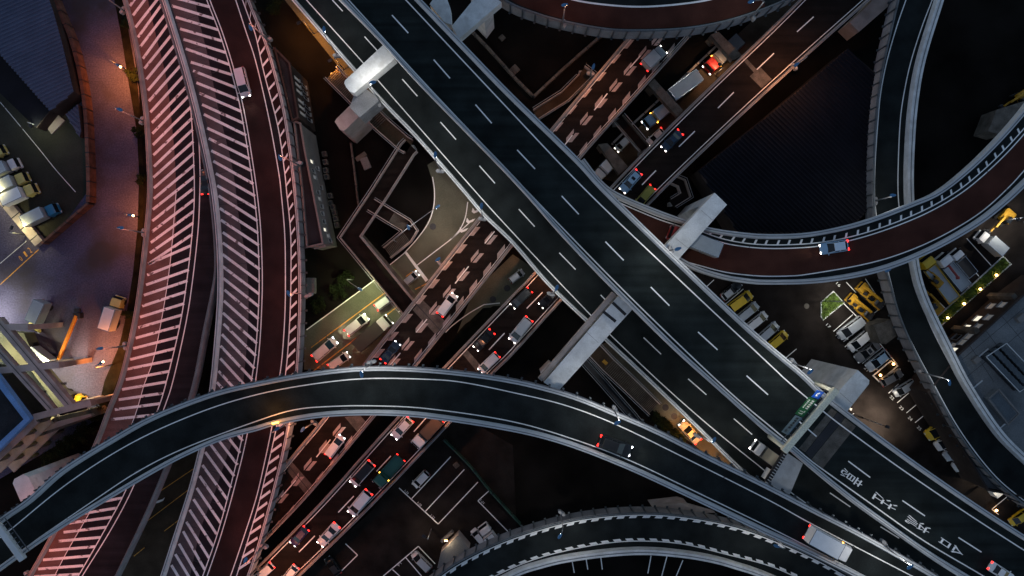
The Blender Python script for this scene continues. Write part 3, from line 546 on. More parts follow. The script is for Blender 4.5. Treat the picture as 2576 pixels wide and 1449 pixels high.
part(p5, "grating", MB().prism([p[:2] for p in W([(1926, 1212), (1974, 1136), (1983, 1142), (1936, 1220)], 22)], 21.2, 21.9), M['dark_metal'])
b = MB()
for k in range(13):
    f = k / 12; x, y = 1931 + (1978 - 1931) * f, 1215 + (1140 - 1215) * f
    b.box(at(x, y, 22.0), (.12, .5, .1), radians(55))
part(p5, "grating_bar", b, M['concrete'])
p6 = pier("massive pale concrete pier with square cap at the depot lot edge by the gantry", [(2158, 931), (2187, 957), (2186, 966), (2132, 1034), (2092, 1004)], 21.5, 2.6, [(2158, 931), (2187, 958), (2150, 1004), (2120, 978)], colz=18.8)
lines(p6, "beam_seam", [((2113, 988), (2146, 1017))], .06, 21.52, M['concrete_grey'])
pier("bluish rounded pier with pink side face left of the arc ramp", [(32, 1216), (36, 1205), (58, 1193), (72, 1200), (90, 1238), (52, 1262)], 16.0, 15.9, None, m='concrete', nm="rounded_pier")
pier("pinkish concrete pier beside the corrugated dark roof under the right ramp", [(2137, 56), (2186, 10), (2212, -20), (2240, 0), (2232, 18), (2161, 80)], 5.0, 4.9, None, m='concrete_warm', nm="square_pier")
pier("low grey concrete pier under the panelled right ramp behind the parked silver cars", [(2198, 818), (2243, 803), (2256, 845), (2228, 866), (2215, 862)], 5.5, 5.4, None, m='conc_old', nm="square_pier")
pier("grey concrete pier at the right picture edge beside the red loop", [(2486, 330), (2507, 276), (2590, 250), (2590, 300), (2520, 340)], 4.5, 4.4, None, m='conc_old', nm="square_pier")
for k, (poly, zt, mm, lb) in enumerate([([(1788, 87), (1808, 80), (1868, 140), (1843, 152)], 5.6, 'conc_old', "pinkish cross beam above the red cabbed truck on the low street"), ([(1631, 213), (1646, 198), (1719, 278), (1704, 293)], 5.6, 'conc_old', "grey cross beam between the silver tilt truck and the blue grey truck"), ([(1505, 363), (1528, 360), (1580, 419), (1557, 439)], 5.0, 'conc_old', "stained cross beam at the low street near the wide upper road"), ([(1640, 1275), (1716, 1266), (1800, 1290), (1730, 1292)], 6.0, 'concrete_warm', "brown pier head between the arc ramp and the bottom arc")]):
    pier(lb, poly, zt, 1.5, [poly[0], poly[1], ((poly[1][0] * 4 + poly[2][0]) / 5, (poly[1][1] * 4 + poly[2][1]) / 5), ((poly[0][0] * 4 + poly[3][0]) / 5, (poly[0][1] * 4 + poly[3][1]) / 5)], m=mm, nm="cross_beam_pier")
# ---------------------------------------------------------------- street lamps
def spot(par, loc, power, color, ang=150, rad=.35, target=None, nm="lamp_light", blend=.9):
    l = bpy.data.lights.new(nm, 'SPOT'); l.energy = power; l.color = color; l.spot_size = radians(ang); l.spot_blend = blend; l.shadow_soft_size = rad
    o = bpy.data.objects.new(nm, l); col.objects.link(o); o.parent = par; o.location = loc
    if target:
        import mathutils
        o.rotation_euler = mathutils.Vector([target[k] - loc[k] for k in range(3)]).to_track_quat('-Z', 'Y').to_euler()
    return o
LRED, WARM, ORANGE, COOL, GREENISH, WHITEL = (1, .225, .115), (1, .38, .17), (1, .34, .035), (1, .96, .88), (.88, 1, .50), (1, .9, .78)
def lamp(base, head, zb, color, power, label, h=None, lit=False, group="street lamps on the elevated roads", ang=150, wall=1.0):
    h = h or (11.5 if zb == ZPL else 9.0)
    bx, by, bz = at(base[0], base[1], zb + wall); hx, hy, hz = at(head[0], head[1], zb + h)
    t = thing("street_lamp", label, "street lamp", (bx, by, zb), group=group)
    dx, dy = hx - bx, hy - by; L = hypot(dx, dy) or 1; ux, uy = dx / L, dy / L
    p = MB(); z1 = zb + h * .8
    p.tube((bx, by, zb + .1), (bx + ux * .15, by + uy * .15, z1), .11, .075)
    p.tube((bx + ux * .15, by + uy * .15, z1), (bx + dx * .4, by + dy * .4, zb + h * .95), .075, .06)
    p.tube((bx + dx * .4, by + dy * .4, zb + h * .95), (hx - ux * .2, hy - uy * .2, hz), .06, .05)
    part(t, "pole", p, M['lamp_pole'], True)
    if wall: part(t, "base_bracket", MB().box((bx - ux * .25, by - uy * .25, zb + .4), (.5, 1.3, .95), atan2(uy, ux), 0, .2), M['concrete_grey'])
    a = atan2(uy, ux); hb = MB()
    n = 10; v = []
    for k, (x, wd) in enumerate(((-.42, .10), (-.15, .2), (.15, .24), (.4, .17), (.5, .06))):
        v.append([(hx + x * ux - s * wd * uy, hy + x * uy + s * wd * ux, hz + zz) for s, zz in ((-1, -.02), (-.6, .10), (.6, .10), (1, -.02))])
    for k in range(4):
        for j in range(3): hb.face([v[k][j], v[k][j + 1], v[k + 1][j + 1], v[k + 1][j]][::-1])
        hb.face([v[k][0], v[k + 1][0], v[k + 1][3], v[k][3]][::-1])
    part(t, "lamp_head", hb, M['lamp_head'])
    g = MB().box((hx, hy, hz - .07), (.6, .32, .08), a, 0, .03)
    if lit: g.tube((hx + ux * .5, hy + uy * .5, hz - .1), (hx + ux * .5, hy + uy * .5, hz + .12), .17, .13)
    part(t, "lens", g, M['lamp_warm'] if color[2] < .5 else M['lamp_cool'])
    lo = t.location
    spot(t, (hx - lo[0], hy - lo[1], hz - .18 - lo[2]), power, color, ang)
    return t
LAMPS = [
 ((846, 133), (815, 75), ZML, COOL, 975, "blue headed lamp beside the orange lit street at the top of the lower road"),
 ((957, 257), (937, 207), ZML, (1, .95, .85), 1300, "blue headed lamp right beside the floodlit rounded portal beam", 12.5),
 ((1107, 425), (1095, 390), ZML, COOL, 975, "blue headed lamp where the footbridge meets the lower road"),
 ((1214, 546), (1211, 519), ZML, COOL, 975, "blue headed lamp above the white road chevrons by the lower road"),
 ((1388, 736), (1400, 725), ZML, COOL, 900, "blue headed lamp on the lower road above the queuing black cars"),
 ((1758, 1094), (1796, 1108), ZML, COOL, 975, "blue headed lamp on the lower road beside the orange lit sedan"),
 ((1685, 630), (1706, 626), ZMR, COOL, 1200, "blue headed lamp over the square ended pale blue portal beam"),
 ((1995, 914), (2039, 935), ZMR, COOL, 1200, "blue headed lamp leaning over the massive depot pier"),
 ((934, 916), (909, 941), ZCR, COOL, 1350, "blue headed lamp at the crown of the arc ramp"),
 ((1545, 1034), (1554, 1063), ZCR, COOL, 1350, "blue headed lamp on the arc ramp near the black car"),
 ((2225, 1373), (2290, 1426), ZCR, COOL, 1350, "blue headed lamp at the arc ramp end beyond the white truck"),
 ((309, 25), (272, -8), ZPL, LRED, 1589, "lamp on the leftmost parapet at the top picture edge"),
 ((357, 303), (300, 275), ZPL, LRED, 1589, "long armed lamp on the leftmost parapet below the first orange yard lamp"),
 ((362, 585), (303, 573), ZPL, LRED, 1666, "long armed lamp on the leftmost parapet right under the second orange yard lamp"),
 ((315, 870), (251, 877), ZPL, LRED, 1892, "long armed lamp on the leftmost parapet just above the third orange yard lamp"),
 ((674, 102), (630, 69), ZPL, LRED, 1514, "blue headed lamp over the short pink stripes at the top, above the silver van"),
 ((749, 414), (704, 396), ZPL, LRED, 1589, "blue headed lamp over the short pink stripes beside the long grey building"),
 ((773, 739), (726, 739), ZPL, LRED, 1741, "blue headed lamp over the short pink stripes just above the arc ramp"),
 ((722, 1066), (696, 1079), ZPL, LRED, 1892, "lamp over the short pink stripes directly below the arc ramp"),
 ((663, 1373), (617, 1410), ZPL, LRED, 1741, "lamp over the short pink stripes at the bottom picture edge"),
 ((68, 1446), (14, 1462), ZPL, LRED, 1968, "lamp on the leftmost parapet at the bottom left corner"),
 ((165, 1272), (120, 1300), ZPL, LRED, 1741, "lamp on the leftmost parapet hidden beneath the arc ramp"),
 ((1050, 985), (1085, 1005), ZA, WARM, 2200, "added unseen lamp on the queue road beneath the crown of the arc ramp"),  # unseen lamps added from here to warm the light on the queue road
 ((1385, 640), (1412, 662), ZA, WARM, 2200, "added unseen lamp on the queue road beneath the lower elevated road", 6.2),
 ((655, 1440), (690, 1470), ZA, WARM, 1500, "added lamp on the queue road at the bottom picture edge"),
 ((1485, 187), (1493, 167), ZA, WARM, 1500, "blue headed lamp on the zipper road beside the small stairwell"),
 ((1109, 660), (1101, 653), ZA, WARM, 1500, "blue headed lamp on the zipper road near the street stop line"),
 ((791, 1062), (761, 1081), ZA, WARM, 1500, "lamp on the zipper road just below the arc ramp"),
 ((1998, 168), (2004, 162), ZA, (1, .40, .16), 2200, "blue headed lamp on the pink parapet at the top right road"),
 ((2202, 505), (2247, 491), ZRR, COOL, 420, "blue headed lamp above the right ramp just north of the red loop"),
 ((2212, 668), (2234, 680), ZRR, COOL, 360, "blue lamp where the right ramp comes out south of the red loop"),
 ((2322, 938), (2389, 962), ZRR, COOL, 420, "blue headed lamp above the right ramp beside the flat grey roof"),
 ((1411, 1296), (1409, 1348), ZBA, COOL, 675, "blue headed lamp over the left part of the bottom arc"),
 ((1945, 1348), (1954, 1374), ZBA, COOL, 600, "blue headed lamp over the right part of the bottom arc"),
 ((1416, 58), (1421, 12), ZTR, WARM, 350, "blue headed lamp over the left part of the red top ramp"),
 ((1893, 40), (1890, 4), ZTR, COOL, 300, "blue headed lamp over the right part of the red top ramp"),
]
for a in LAMPS: lamp(*a)
lamp((318, 175), (296, 164), 0, (1, .28, .05), 7000, "lit orange yard lamp, topmost of the three along the leftmost road", 7.5, True, "orange yard lamps", wall=0, ang=140)
lamp((352, 546), (327, 541), 0, (1, .28, .06), 4000, "lit orange yard lamp, middle one of the three, on cracked paving", 7.5, True, "orange yard lamps", wall=0, ang=140)
lamp((284, 917), (252, 914), 0, (1, .28, .06), 6500, "lit orange yard lamp, lowest of the three, over patterned paving", 7.5, True, "orange yard lamps", wall=0, ang=140)
lamp((889, 703), (905, 727), 0, GREENISH, 2300, "small street lamp leaning over the white edge line of the green lit street", 8.0, wall=0, group="street lamps at ground level")
lamp((1036, 571), (1027, 571), 3, WHITEL, 180, "small lamp at the bend of the zigzag stair", 6.0, wall=0, group="street lamps at ground level")
lamp((1000, 610), (1100, 520), 0, WHITEL, 500, "tall thin lamp by the curved kerb of the junction", 8.0, wall=0, group="street lamps at ground level")
# ---------------------------------------------------------------- vehicles (x forward, origin on the road under the middle)
CACHE = {}
def cpart(par, name, key, mk, m, smooth=False, mats=None):
    k = (key, name, m.name)
    if k not in CACHE: CACHE[k] = mk().mesh(name, m, (0, 0, 0), smooth)
    o = bpy.data.objects.new(name, CACHE[k]); col.objects.link(o); o.parent = par; return o
def ringloft(st):
    b = MB(); n = len(st[0]); base = 0
    for r in st: b.v += r
    for i in range(len(st) - 1):
        for k in range(n):
            j = (k + 1) % n; b.f.append((i * n + k, i * n + j, (i + 1) * n + j, (i + 1) * n + k)); b.mi.append(0)
    b.f.append(tuple(range(n - 1, -1, -1))); b.mi.append(0); e = (len(st) - 1) * n; b.f.append(tuple(range(e, e + n))); b.mi.append(0)
    return b
TYPES = {  # length, width, height, belt, hood length, boot length, roof front/rear inset
 'sedan': (4.6, 1.78, 1.42, .92, 1.15, .75, .95, .75), 'hatch': (4.2, 1.74, 1.5, .95, .95, .12, .95, .5), 'van': (4.7, 1.76, 1.85, 1.05, .62, .03, 1.0, .22),
 'kei': (3.4, 1.48, 1.7, 1.0, .5, .03, .7, .2), 'suv': (4.6, 1.82, 1.65, 1.02, 1.05, .08, .9, .4)}
def place(front, rear, z, nom, nomw=None):
    f, r = at(*front, z + 1.0), at(*rear, z + 1.0); d = (f[0] - r[0], f[1] - r[1]); L = hypot(*d)
    s = min(1.18, max(.82, L / nom)); return ((f[0] + r[0]) / 2, (f[1] + r[1]) / 2, z + .03), atan2(d[1], d[0]), s
def car(front, rear, z, typ, body, label, roof=None, lights='on', glass='glass', beam=0, tail=None, sunroof=False, amber=False, group="cars and vans", white_tail=False):
    L, Wd, H, belt, hood, boot, fi, ri = TYPES[typ]
    loc, a, s = place(front, rear, z, L)
    t = thing({'sedan': 'car', 'hatch': 'car', 'suv': 'car', 'van': 'van', 'kei': 'small_car'}[typ], label, "van" if typ == 'van' else "car", loc, a, group); t.scale = (s, s, s)
    hw = Wd / 2
    def mkbody():
        st = []
        for f, wf, zt, zl in ((-.5, .74, belt * .82, .42), (-.488, .88, belt * .93, .32), (-.455, .97, belt * (.97 if boot > .3 else 1), .26), (-.40, 1, belt, .24), (-.2, 1, belt, .24), (.1, 1, belt, .24), (.5 - hood / L, 1, belt, .24), (.40, .985, belt * .86, .24), (.455, .93, belt * .80, .27), (.485, .82, belt * .72, .34), (.5, .66, belt * .6, .42)):
            x = f * L; w_ = hw * wf
            st.append([(x, -w_ * .95, zl), (x, w_ * .95, zl), (x, w_, zl + (zt - zl) * .45), (x, w_ * .97, zt * .93), (x, w_ * .86, zt), (x, 0, zt + .03), (x, -w_ * .86, zt), (x, -w_ * .97, zt * .93), (x, -w_, zl + (zt - zl) * .45)])
        return ringloft(st)
    cpart(t, "body", typ, mkbody, body, True)
    xb0, xb1 = -L / 2 + boot + .04, L / 2 - hood; xr0, xr1 = xb0 + ri, xb1 - fi; wb, wr = hw * .87, hw * .70 if typ in ('sedan', 'hatch', 'suv') else hw * .80; zb, zr = belt - .03, H - .05
    def mkroof():
        b = MB(); o = .06; ring0 = [(xr0 + o, -wr), (xr1 - o, -wr), (xr1, -wr * .8), (xr1, wr * .8), (xr1 - o, wr), (xr0 + o, wr), (xr0, wr * .8), (xr0, -wr * .8)]
        b.v = [(x, y, zr) for x, y in ring0] + [(x * .96 + .04 * (xr0 + xr1) / 2, y * .9, zr + .05) for x, y in ring0]
        for k in range(8): b.f.append((k, (k + 1) % 8, 8 + (k + 1) % 8, 8 + k)); b.mi.append(0)
        b.f.append(tuple(range(8, 16))); b.mi.append(0)
        for sy in (-1, 1):      # pillars
            for xt, xb in ((xr0 + .03, xb0 + .05), (xr1 - .03, xb1 - .03), ((xr0 + xr1) / 2, (xr0 + xr1) / 2)):
                b.tube((xb, sy * wb * 1.0, zb), (xt, sy * wr * 1.0, zr), .045, .04, 5)
        return b
    cpart(t, "roof", typ, mkroof, roof or body)
    g = M[glass]
    cpart(t, "windshield", typ, lambda: MB().face([(xb1, -wb, zb), (xb1, wb, zb), (xr1, wr, zr), (xr1, -wr, zr)]), g)
    cpart(t, "rear_window", typ, lambda: MB().face([(xb0, wb, zb), (xb0, -wb, zb), (xr0, -wr, zr), (xr0, wr, zr)]), g)
    for sy, nm in ((1, 'a'), (-1, 'b')):
        cpart(t, "side_window", typ + nm, lambda: MB().face([(xb1, sy * wb, zb), (xb0, sy * wb, zb), (xr0, sy * wr, zr), (xr1, sy * wr, zr)][::sy]), g)
    hm = M[{'on': 'head_on', 'blue': 'head_blue', 'off': 'head_off'}[lights]]
    tm = M['tail_on' if (tail if tail is not None else lights != 'off') else 'tail_off']
    for sy, nm in ((1, 'a'), (-1, 'b')):
        cpart(t, "headlight", typ + nm, lambda: MB().box((L / 2 - .1, sy * hw * .62, belt * .66), (.24, .34, .14), -sy * .35, 0, .03), hm)
        cpart(t, "taillight", typ + nm, lambda: MB().box((-L / 2 + .05, sy * hw * .70, belt * .86), (.24, .38, .18), sy * .2, 0, .03), tm)
        cpart(t, "mirror", typ + nm, lambda: MB().box((xb1 - .1, sy * (hw + .1), belt + .02), (.14, .22, .14), 0, 0, .03), body)
        for fx, q in ((.31, 'f'), (-.30, 'r')):
            cpart(t, "wheel", typ + nm + q, lambda: MB().tube((L * fx, sy * (hw - .2), .31), (L * fx, sy * (hw + .01), .31), .31, .31, 14), M['tyre'])
    if sunroof: cpart(t, "sunroof", typ, lambda: MB().box(((xr0 * .45 + xr1 * .55), 0, zr + .055), (.55, .75, .02)), M['glass'])
    if beam:
        for sy in (.55, -.55): spot(t, (L / 2 + .05, sy, .68), beam, (1, .93, .75), 62, .06, (L / 2 + 5.5, sy * 1.2, 0), "headlight_beam", .8)
    return t
def truck(front, rear, z, cabm, boxm, label, kind='box', lights='on', tail=True, beam=0, amber=False, group="trucks and lorries", boxh=2.9, dump=False, gap=.25, cabl=1.75, nom=None):
    L = nom or 7.0
    loc, a, s = place(front, rear, z, L); s = min(s, 1.3)
    f, r = at(*front, z + 1), at(*rear, z + 1); real = hypot(f[0] - r[0], f[1] - r[1]); L = max(4.2, min(11.5, real)); Wd = 2.25 if L > 6 else 1.9
    t = thing("truck", label, "truck", loc, a, group)
    key = "truck%.1f%s%.1f%.1f" % (L, kind, boxh, cabl); hw = Wd / 2; cl = cabl if L > 5.5 else 1.45; ch = 2.35 if L > 6 else 1.9; xf = L / 2
    def mkcab():
        st = []
        for x, wf, zt in ((xf - cl, .96, ch * .98), (xf - cl + .1, 1, ch), (xf - .62, .97, ch), (xf - .42, .95, ch * .93), (xf - .12, .97, ch * .55), (xf, .88, ch * .42)):
            w_ = hw * wf; st.append([(x, -w_, .45), (x, w_, .45), (x, w_, zt * .7), (x, w_ * .88, zt), (x, -w_ * .88, zt), (x, -w_, zt * .7)])
        return ringloft(st)
    cpart(t, "cab", key, mkcab, cabm)
    cpart(t, "windshield", key, lambda: MB().face([(xf - .08, -hw * .86, ch * .57), (xf - .08, hw * .86, ch * .57), (xf - .38, hw * .82, ch * .925), (xf - .38, -hw * .82, ch * .925)]), M['glass'])
    x0, x1 = -L / 2, xf - cl - gap; xm = (x0 + x1) / 2
    cpart(t, "chassis", key, lambda: MB().box(((x0 + xf - .3) / 2, 0, .62), (L - .4, Wd * .5, .3)), M['dark_metal'])
    if kind == 'box':
        bx = cpart(t, "cargo_box", key, lambda: MB().box((xm, 0, .85 + (boxh - .85) / 2), (x1 - x0, Wd, boxh - .85), 0, 0, .06), boxm)
        def trim():
            b = MB()
            for sy in (-1, 1): b.box((xm, sy * (hw - .03), boxh - .03), (x1 - x0 + .02, .07, .07))
            for xx in (x0 + .02, x1 - .02): b.box((xx, 0, boxh - .03), (.07, Wd - .12, .07))
            return b
        cpart(bx, "edge_trim", key, trim, M['chrome'] if boxm in (BOXW, BOXS) else M['dark_metal'])
    else:
        bed = cpart(t, "cargo_bed", key, lambda: MB().box((xm, 0, .95), (x1 - x0, Wd, .16)), boxm)
        def sides():
            b = MB()
            for sy in (-1, 1): b.box((xm, sy * (hw - .03), 1.22), (x1 - x0, .06, .42))
            for xx in (x0 + .03, x1 - .03): b.box((xx, 0, 1.22 if xx < x1 - .1 else 1.5), (.06, Wd - .13, .42 if xx < x1 - .1 else .95))
            return b
        cpart(bed, "side_board", key, sides, cabm if dump else M['chrome'])
    hm = M[{'on': 'head_on', 'blue': 'head_blue', 'off': 'head_off'}[lights]]; tm = M['tail_on' if tail else 'tail_off']
    for sy, nm in ((1, 'a'), (-1, 'b')):
        cpart(t, "headlight", key + nm, lambda: MB().box((xf - .02, sy * hw * .75, .75), (.16, .3, .2), 0, 0, .03), hm)
        cpart(t, "taillight", key + nm, lambda: MB().box((x0 - .02, sy * hw * .8, .8), (.1, .3, .16)), tm)
        cpart(t, "mirror", key + nm, lambda: MB().box((xf - .25, sy * (hw + .2), ch * .72), (.1, .22, .3)).tube((xf - .3, sy * hw * .95, ch * .75), (xf - .25, sy * (hw + .2), ch * .75), .02), M['dark_metal'])
        if amber: cpart(t, "marker_lamp", key + nm, lambda: MB().box((xf - cl - .1, sy * (hw + .02), ch * .8), (.16, .12, .16)), M['amber_on'])
        for fx in ((xf - .9), (x0 + 1.2), (x0 + 2.2)) if L > 6 else ((xf - .8), (x0 + .9)):
            cpart(t, "wheel", key + nm + "%.1f" % fx, lambda: MB().tube((fx, sy * (hw - .3), .42), (fx, sy * hw, .42), .42, .42, 14), M['tyre'])
    if beam:
        for sy in (.6, -.6): spot(t, (xf + .1, sy, .8), beam, (1, .9, .7), 62, .06, (xf + 6, sy * 1.2, 0), "headlight_beam", .8)
    return t
V = lambda *a, **k: car(*a, **k)
DS = .04
# on the zipper road
truck((1667, 126), (1624, 166), ZA, BOXS, BOXS, "silver box van with red tail lamps on the zipper road below the top ramp", group="vehicles on the zipper road", tail=True, nom=5)
car((1144, 741), (1106, 792), ZA, 'van', WHITE, "white van beside the concrete slab on the zipper road", beam=60, group="vehicles on the zipper road")
car((999, 864), (963, 908), ZA, 'sedan', NAVY, "dark blue car with bright headlamps on the zipper road above the arc ramp", lights='blue', beam=60, group="vehicles on the zipper road")
car((859, 1100), (824, 1147), ZA, 'van', WHITE, "white van on the zipper road just below the arc ramp", lights='blue', beam=60, group="vehicles on the zipper road")
# queue on the neighbouring road
G = "queue on the low road"
car((1670, 374), (1713, 331), ZA, 'sedan', NAVY, "dark blue car with red tail lamps alone on the upper right queue road", group=G, lights='on', beam=20)
car((1566, 480), (1608, 432), ZA, 'suv', PALEBLUE, "pale blue car with sunroof half under the red loop", sunroof=True, group=G, roof=PALEBLUE)
car((1606, 513), (1640, 473), ZA, 'van', OLIVE, "olive yellow van half under the red loop", group=G, lights='off', tail=True)
car((1292, 768), (1330, 732), ZA, 'van', BLACK, "black van in the left lane below the lower elevated road", group=G)
car((1369, 762), (1396, 738), ZA, 'sedan', BLACK, "black car half hidden under the lower elevated road", group=G, beam=25)
car((1287, 858), (1332, 802), ZA, 'van', SILVER, "silver van with pale roof in the right lane beside the long portal beam", group=G)
car((1196, 878), (1238, 834), ZA, 'sedan', BLACK, "black sedan with bright red brake lamps by the dark pit", group=G, beam=20)
car((1210, 932), (1249, 895), ZA, 'van', WHITE, "white van about to pass under the crown of the arc ramp", group=G)
car((990, 1101), (1032, 1055), ZA, 'hatch', WHITE, "white hatchback just below the arc ramp, beside the white cab truck", group=G)
truck((1043, 1121), (1106, 1054), ZA, WHITE, BROWNC, "truck with white cab and long brown load below the arc ramp", kind='box', boxh=2.3, group=G, lights='off', gap=.5)
car((886, 1219), (935, 1165), ZA, 'van', WHITE, "white van with a black glass roof left of the green truck", roof=BLACK, group=G)
truck((946, 1220), (1008, 1152), ZA, GREEN, GREEN, "dark green truck with green bed and amber marker lamps", kind='flat', amber=True, group=G, lights='off', dump=True, cabl=1.9)
car((881, 1294), (928, 1238), ZA, 'van', WHITE, "white van right below the green truck", group=G, beam=25)
car((803, 1372), (847, 1322), ZA, 'sedan', WHITE, "white sedan with black rear glass beside the violet car", group=G)
car((735, 1370), (768, 1332), ZA, 'hatch', PURPLE, "dark violet car beside the white sedan", group=G, beam=15)
car((640, 1462), (682, 1424), ZA, 'van', WHITE, "white van cut by the bottom picture edge in the left lane", group=G)
car((714, 1464), (740, 1432), ZA, 'hatch', WHITE, "white car cut by the bottom picture edge in the right lane", group=G)
# low street between the two
G = "vehicles on the low street"
truck((1778, 176), (1856, 104), DS, RED, GREY, "grey truck with a red cab front and amber lamps on the low street", group=G, amber=True, beam=20)
truck((1668, 258), (1755, 194), DS, GREY, BOXS, "truck with a crinkled silver tarpaulin on the low street", group=G, lights='off', gap=.05, cabl=1.4)
truck((1622, 315), (1690, 262), DS, PALEBLUE, BOXS, "blue grey truck with an amber lamp on the low street", group=G, amber=True)
car((1553, 375), (1580, 349), DS, 'kei', WHITE, "small white car with both headlamps lit on the low street", group=G, beam=25)
car((1633, 360), (1668, 328), DS, 'hatch', WHITE, "white car half hidden below the queue road parapet", group=G, beam=20)
truck((1512, 435), (1530, 416), DS, WHITE, BOXW, "small white truck under the wide upper road", group=G, lights='off', tail=False)
# left street
G = "vehicles on the green lit street"
car((988, 744), (950, 771), DS, 'van', SILVER, "silver van nosing under the footbridge", group=G, beam=60)
car((922, 796), (871, 838), DS, 'van', WHITE, "white van in the middle of the green lit street", group=G, beam=110)
car((843, 856), (790, 902), DS, 'van', WHITE, "white van with a blue tinted windshield throwing a bright beam", glass='glass_blue', lights='blue', group=G, beam=420)
truck((979, 803), (898, 873), DS, WHITE, DARKCARGO, "truck with white cab and flat dark cargo on the green lit street", group=G, boxh=2.2, beam=110, gap=.05)
car((872, 895), (832, 922), DS, 'van', WHITE, "white van half under the arc ramp on the green lit street", group=G, beam=70)
car((1047, 689), (1021, 711), DS, 'kei', SILVER, "small pale car waiting at the white stop line", group=G, lights='on')
car((1314, 684), (1285, 706), DS, 'kei', SILVER, "small silver van alone on the side street", group=G, lights='off')
# other roads
car((514, 426), (515, 488), ZPL, 'sedan', BLACK, "black car in the narrow dark lane of the leftmost road", lights='off', tail=True)
car((618, 242), (600, 170), ZPL, 'van', SILVER, "silver van with two bright headlamps on the maroon lane", roof=paint('lavender', (.5, .48, .55)), beam=60, tail=False)
car((1588, 1137), (1508, 1108), ZCR, 'suv', BLACK, "black car with red tail lamps on the arc ramp", lights='blue', beam=50)
truck((2134, 1395), (2030, 1338), ZCR, WHITE, BOXW, "big white box truck with red tail lamps on the arc ramp", boxh=3.2, lights='off', amber=True)
car((2552, 1462), (2494, 1424), ZMR, 'sedan', WHITE, "white sedan with glowing red tail lamps at the bottom right corner", lights='off', tail=True)
truck((1900, 1122), (1946, 1156), ZML, WHITE, CREAMP, "small pickup with cream bed and bright headlamps by the grating", kind='flat', nom=4.5, beam=60)
car((2065, 627), (2135, 616), ZRL, 'hatch', PALEBLUE, "pale blue car with lit headlamps on the red loop", roof=paint('ice', (.5, .6, .72)), beam=60)
truck((1682, 583), (1806, 632), ZRL, RED, BOXS, "truck with red cab and silver box under the square ended portal beam", lights='off', amber=True)
car((1715, 1064), (1758, 1112), DS, 'sedan', CREAMP, "sedan lit orange on the slip road beside the shrubs", beam=120)
# depot
G = "vehicles parked in the depot lot"
P = dict(lights='off', group=G)
car((1858, 716), (1826, 742), DS, 'sedan', BLACK, "black car topmost of the row under the wide road", **P)
car((1857, 718), (1820, 748), DS, 'hatch', SILVER, "silver car with pale roof next to the yellow van", **P) if False else None
car((1886, 722), (1846, 752), DS, 'hatch', SILVER, "silver car between the black car and the yellow van", **P) if False else car((1857, 720), (1821, 748), DS, 'hatch', SILVER, "silver car above the yellow van in the row under the wide road", **P)
car((1891, 738), (1836, 778), DS, 'van', YELLOW, "long yellow van, upper one in the row under the wide road", **P)
car((1907, 765), (1859, 804), DS, 'van', BOXS, "silver van just below the upper yellow van", **P)
car((1929, 789), (1883, 826), DS, 'van', WHITE, "white van, second below the upper yellow van", **P)
car((1957, 815), (1910, 856), DS, 'van', SILVER, "silver van just above the lower yellow van", **P)
car((1980, 837), (1934, 876), DS, 'van', YELLOW, "yellow van lowest in the row under the wide road", **P)
car((2113, 847), (2172, 803), DS, 'van', SILVER, "silver van with ribbed roof at the top of the middle row", **P)
car((2139, 878), (2190, 835), DS, 'van', WHITE, "white ribbed van second in the middle row", **P)
car((2189, 838), (2204, 822), DS, 'kei', WHITE, "tiny white car behind the second van of the middle row", **P)
car((2156, 906), (2211, 864), DS, 'sedan', GREY, "grey sedan with a dark sunroof third in the middle row", sunroof=True, **P)
car((2184, 928), (2236, 888), DS, 'hatch', SILVER, "silver blue hatchback next to the bed with two lamps", roof=PALEBLUE, **P)
car((2271, 936), (2219, 965), DS, 'suv', GREY, "grey car with orange trim below the bed with two lamps", **P)
car((2253, 992), (2301, 962), DS, 'van', SILVER, "pale van parked alone near the empty slots", **P)
car((2333, 1100), (2398, 1053), DS, 'van', YELLOW, "yellow van half under the right ramp panels", **P)
car((2357, 1127), (2416, 1085), DS, 'van', WHITE, "white van directly below the yellow van at the right ramp", **P)
car((2379, 1153), (2438, 1110), DS, 'van', SILVER, "pale van second below the yellow van at the right ramp", **P)
car((2402, 1180), (2460, 1137), DS, 'van', WHITE, "white van next to the small ground lamp by the right ramp", **P)
car((2545, 1318), (2592, 1284), DS, 'van', YELLOW, "yellow van at the right picture edge under the ramp", **P)
truck((2361, 644), (2428, 724), DS, WHITE, BOXS, "white cab lorry with a red crane arm on its silver bed", kind='flat', lights='off', tail=False, group=G)
truck((2396, 632), (2446, 692), DS, WHITE, DARKCARGO, "lorry with pale cab and empty dark bed", kind='flat', lights='off', tail=False, group=G)
truck((2459, 588), (2514, 636), DS, WHITE, BOXS, "white lorry under the floodlight near the red loop edge", lights='off', tail=False, group=G)
truck((2318, 648), (2400, 756), DS, YELLOW, BOXS, "long yellow flatbed lorry carrying yellow machinery", kind='flat', lights='off', tail=False, group=G, dump=True)
# lower lot
G = "vehicles parked in the marked lot"
P = dict(lights='off', group=G)
car((1041, 1224), (1075, 1189), DS, 'kei', WHITE, "small white car in the first slot of the marked lot", **P)
car((1040, 1394), (1080, 1434), DS, 'van', SILVER, "silver van in the bottom slot of the marked lot", **P)
car((1192, 1338), (1212, 1362), DS, 'kei', WHITE, "little pale pickup beside the lit kiosk", **P)
truck((1222, 1334), (1240, 1358), DS, WHITE, BOXW, "little white truck half under the bottom arc wall", lights='off', tail=False, group=G)
car((826, 1412), (846, 1440), DS, 'hatch', BLACK, "black car in the dark slot at the bottom beside the queue road", **P)
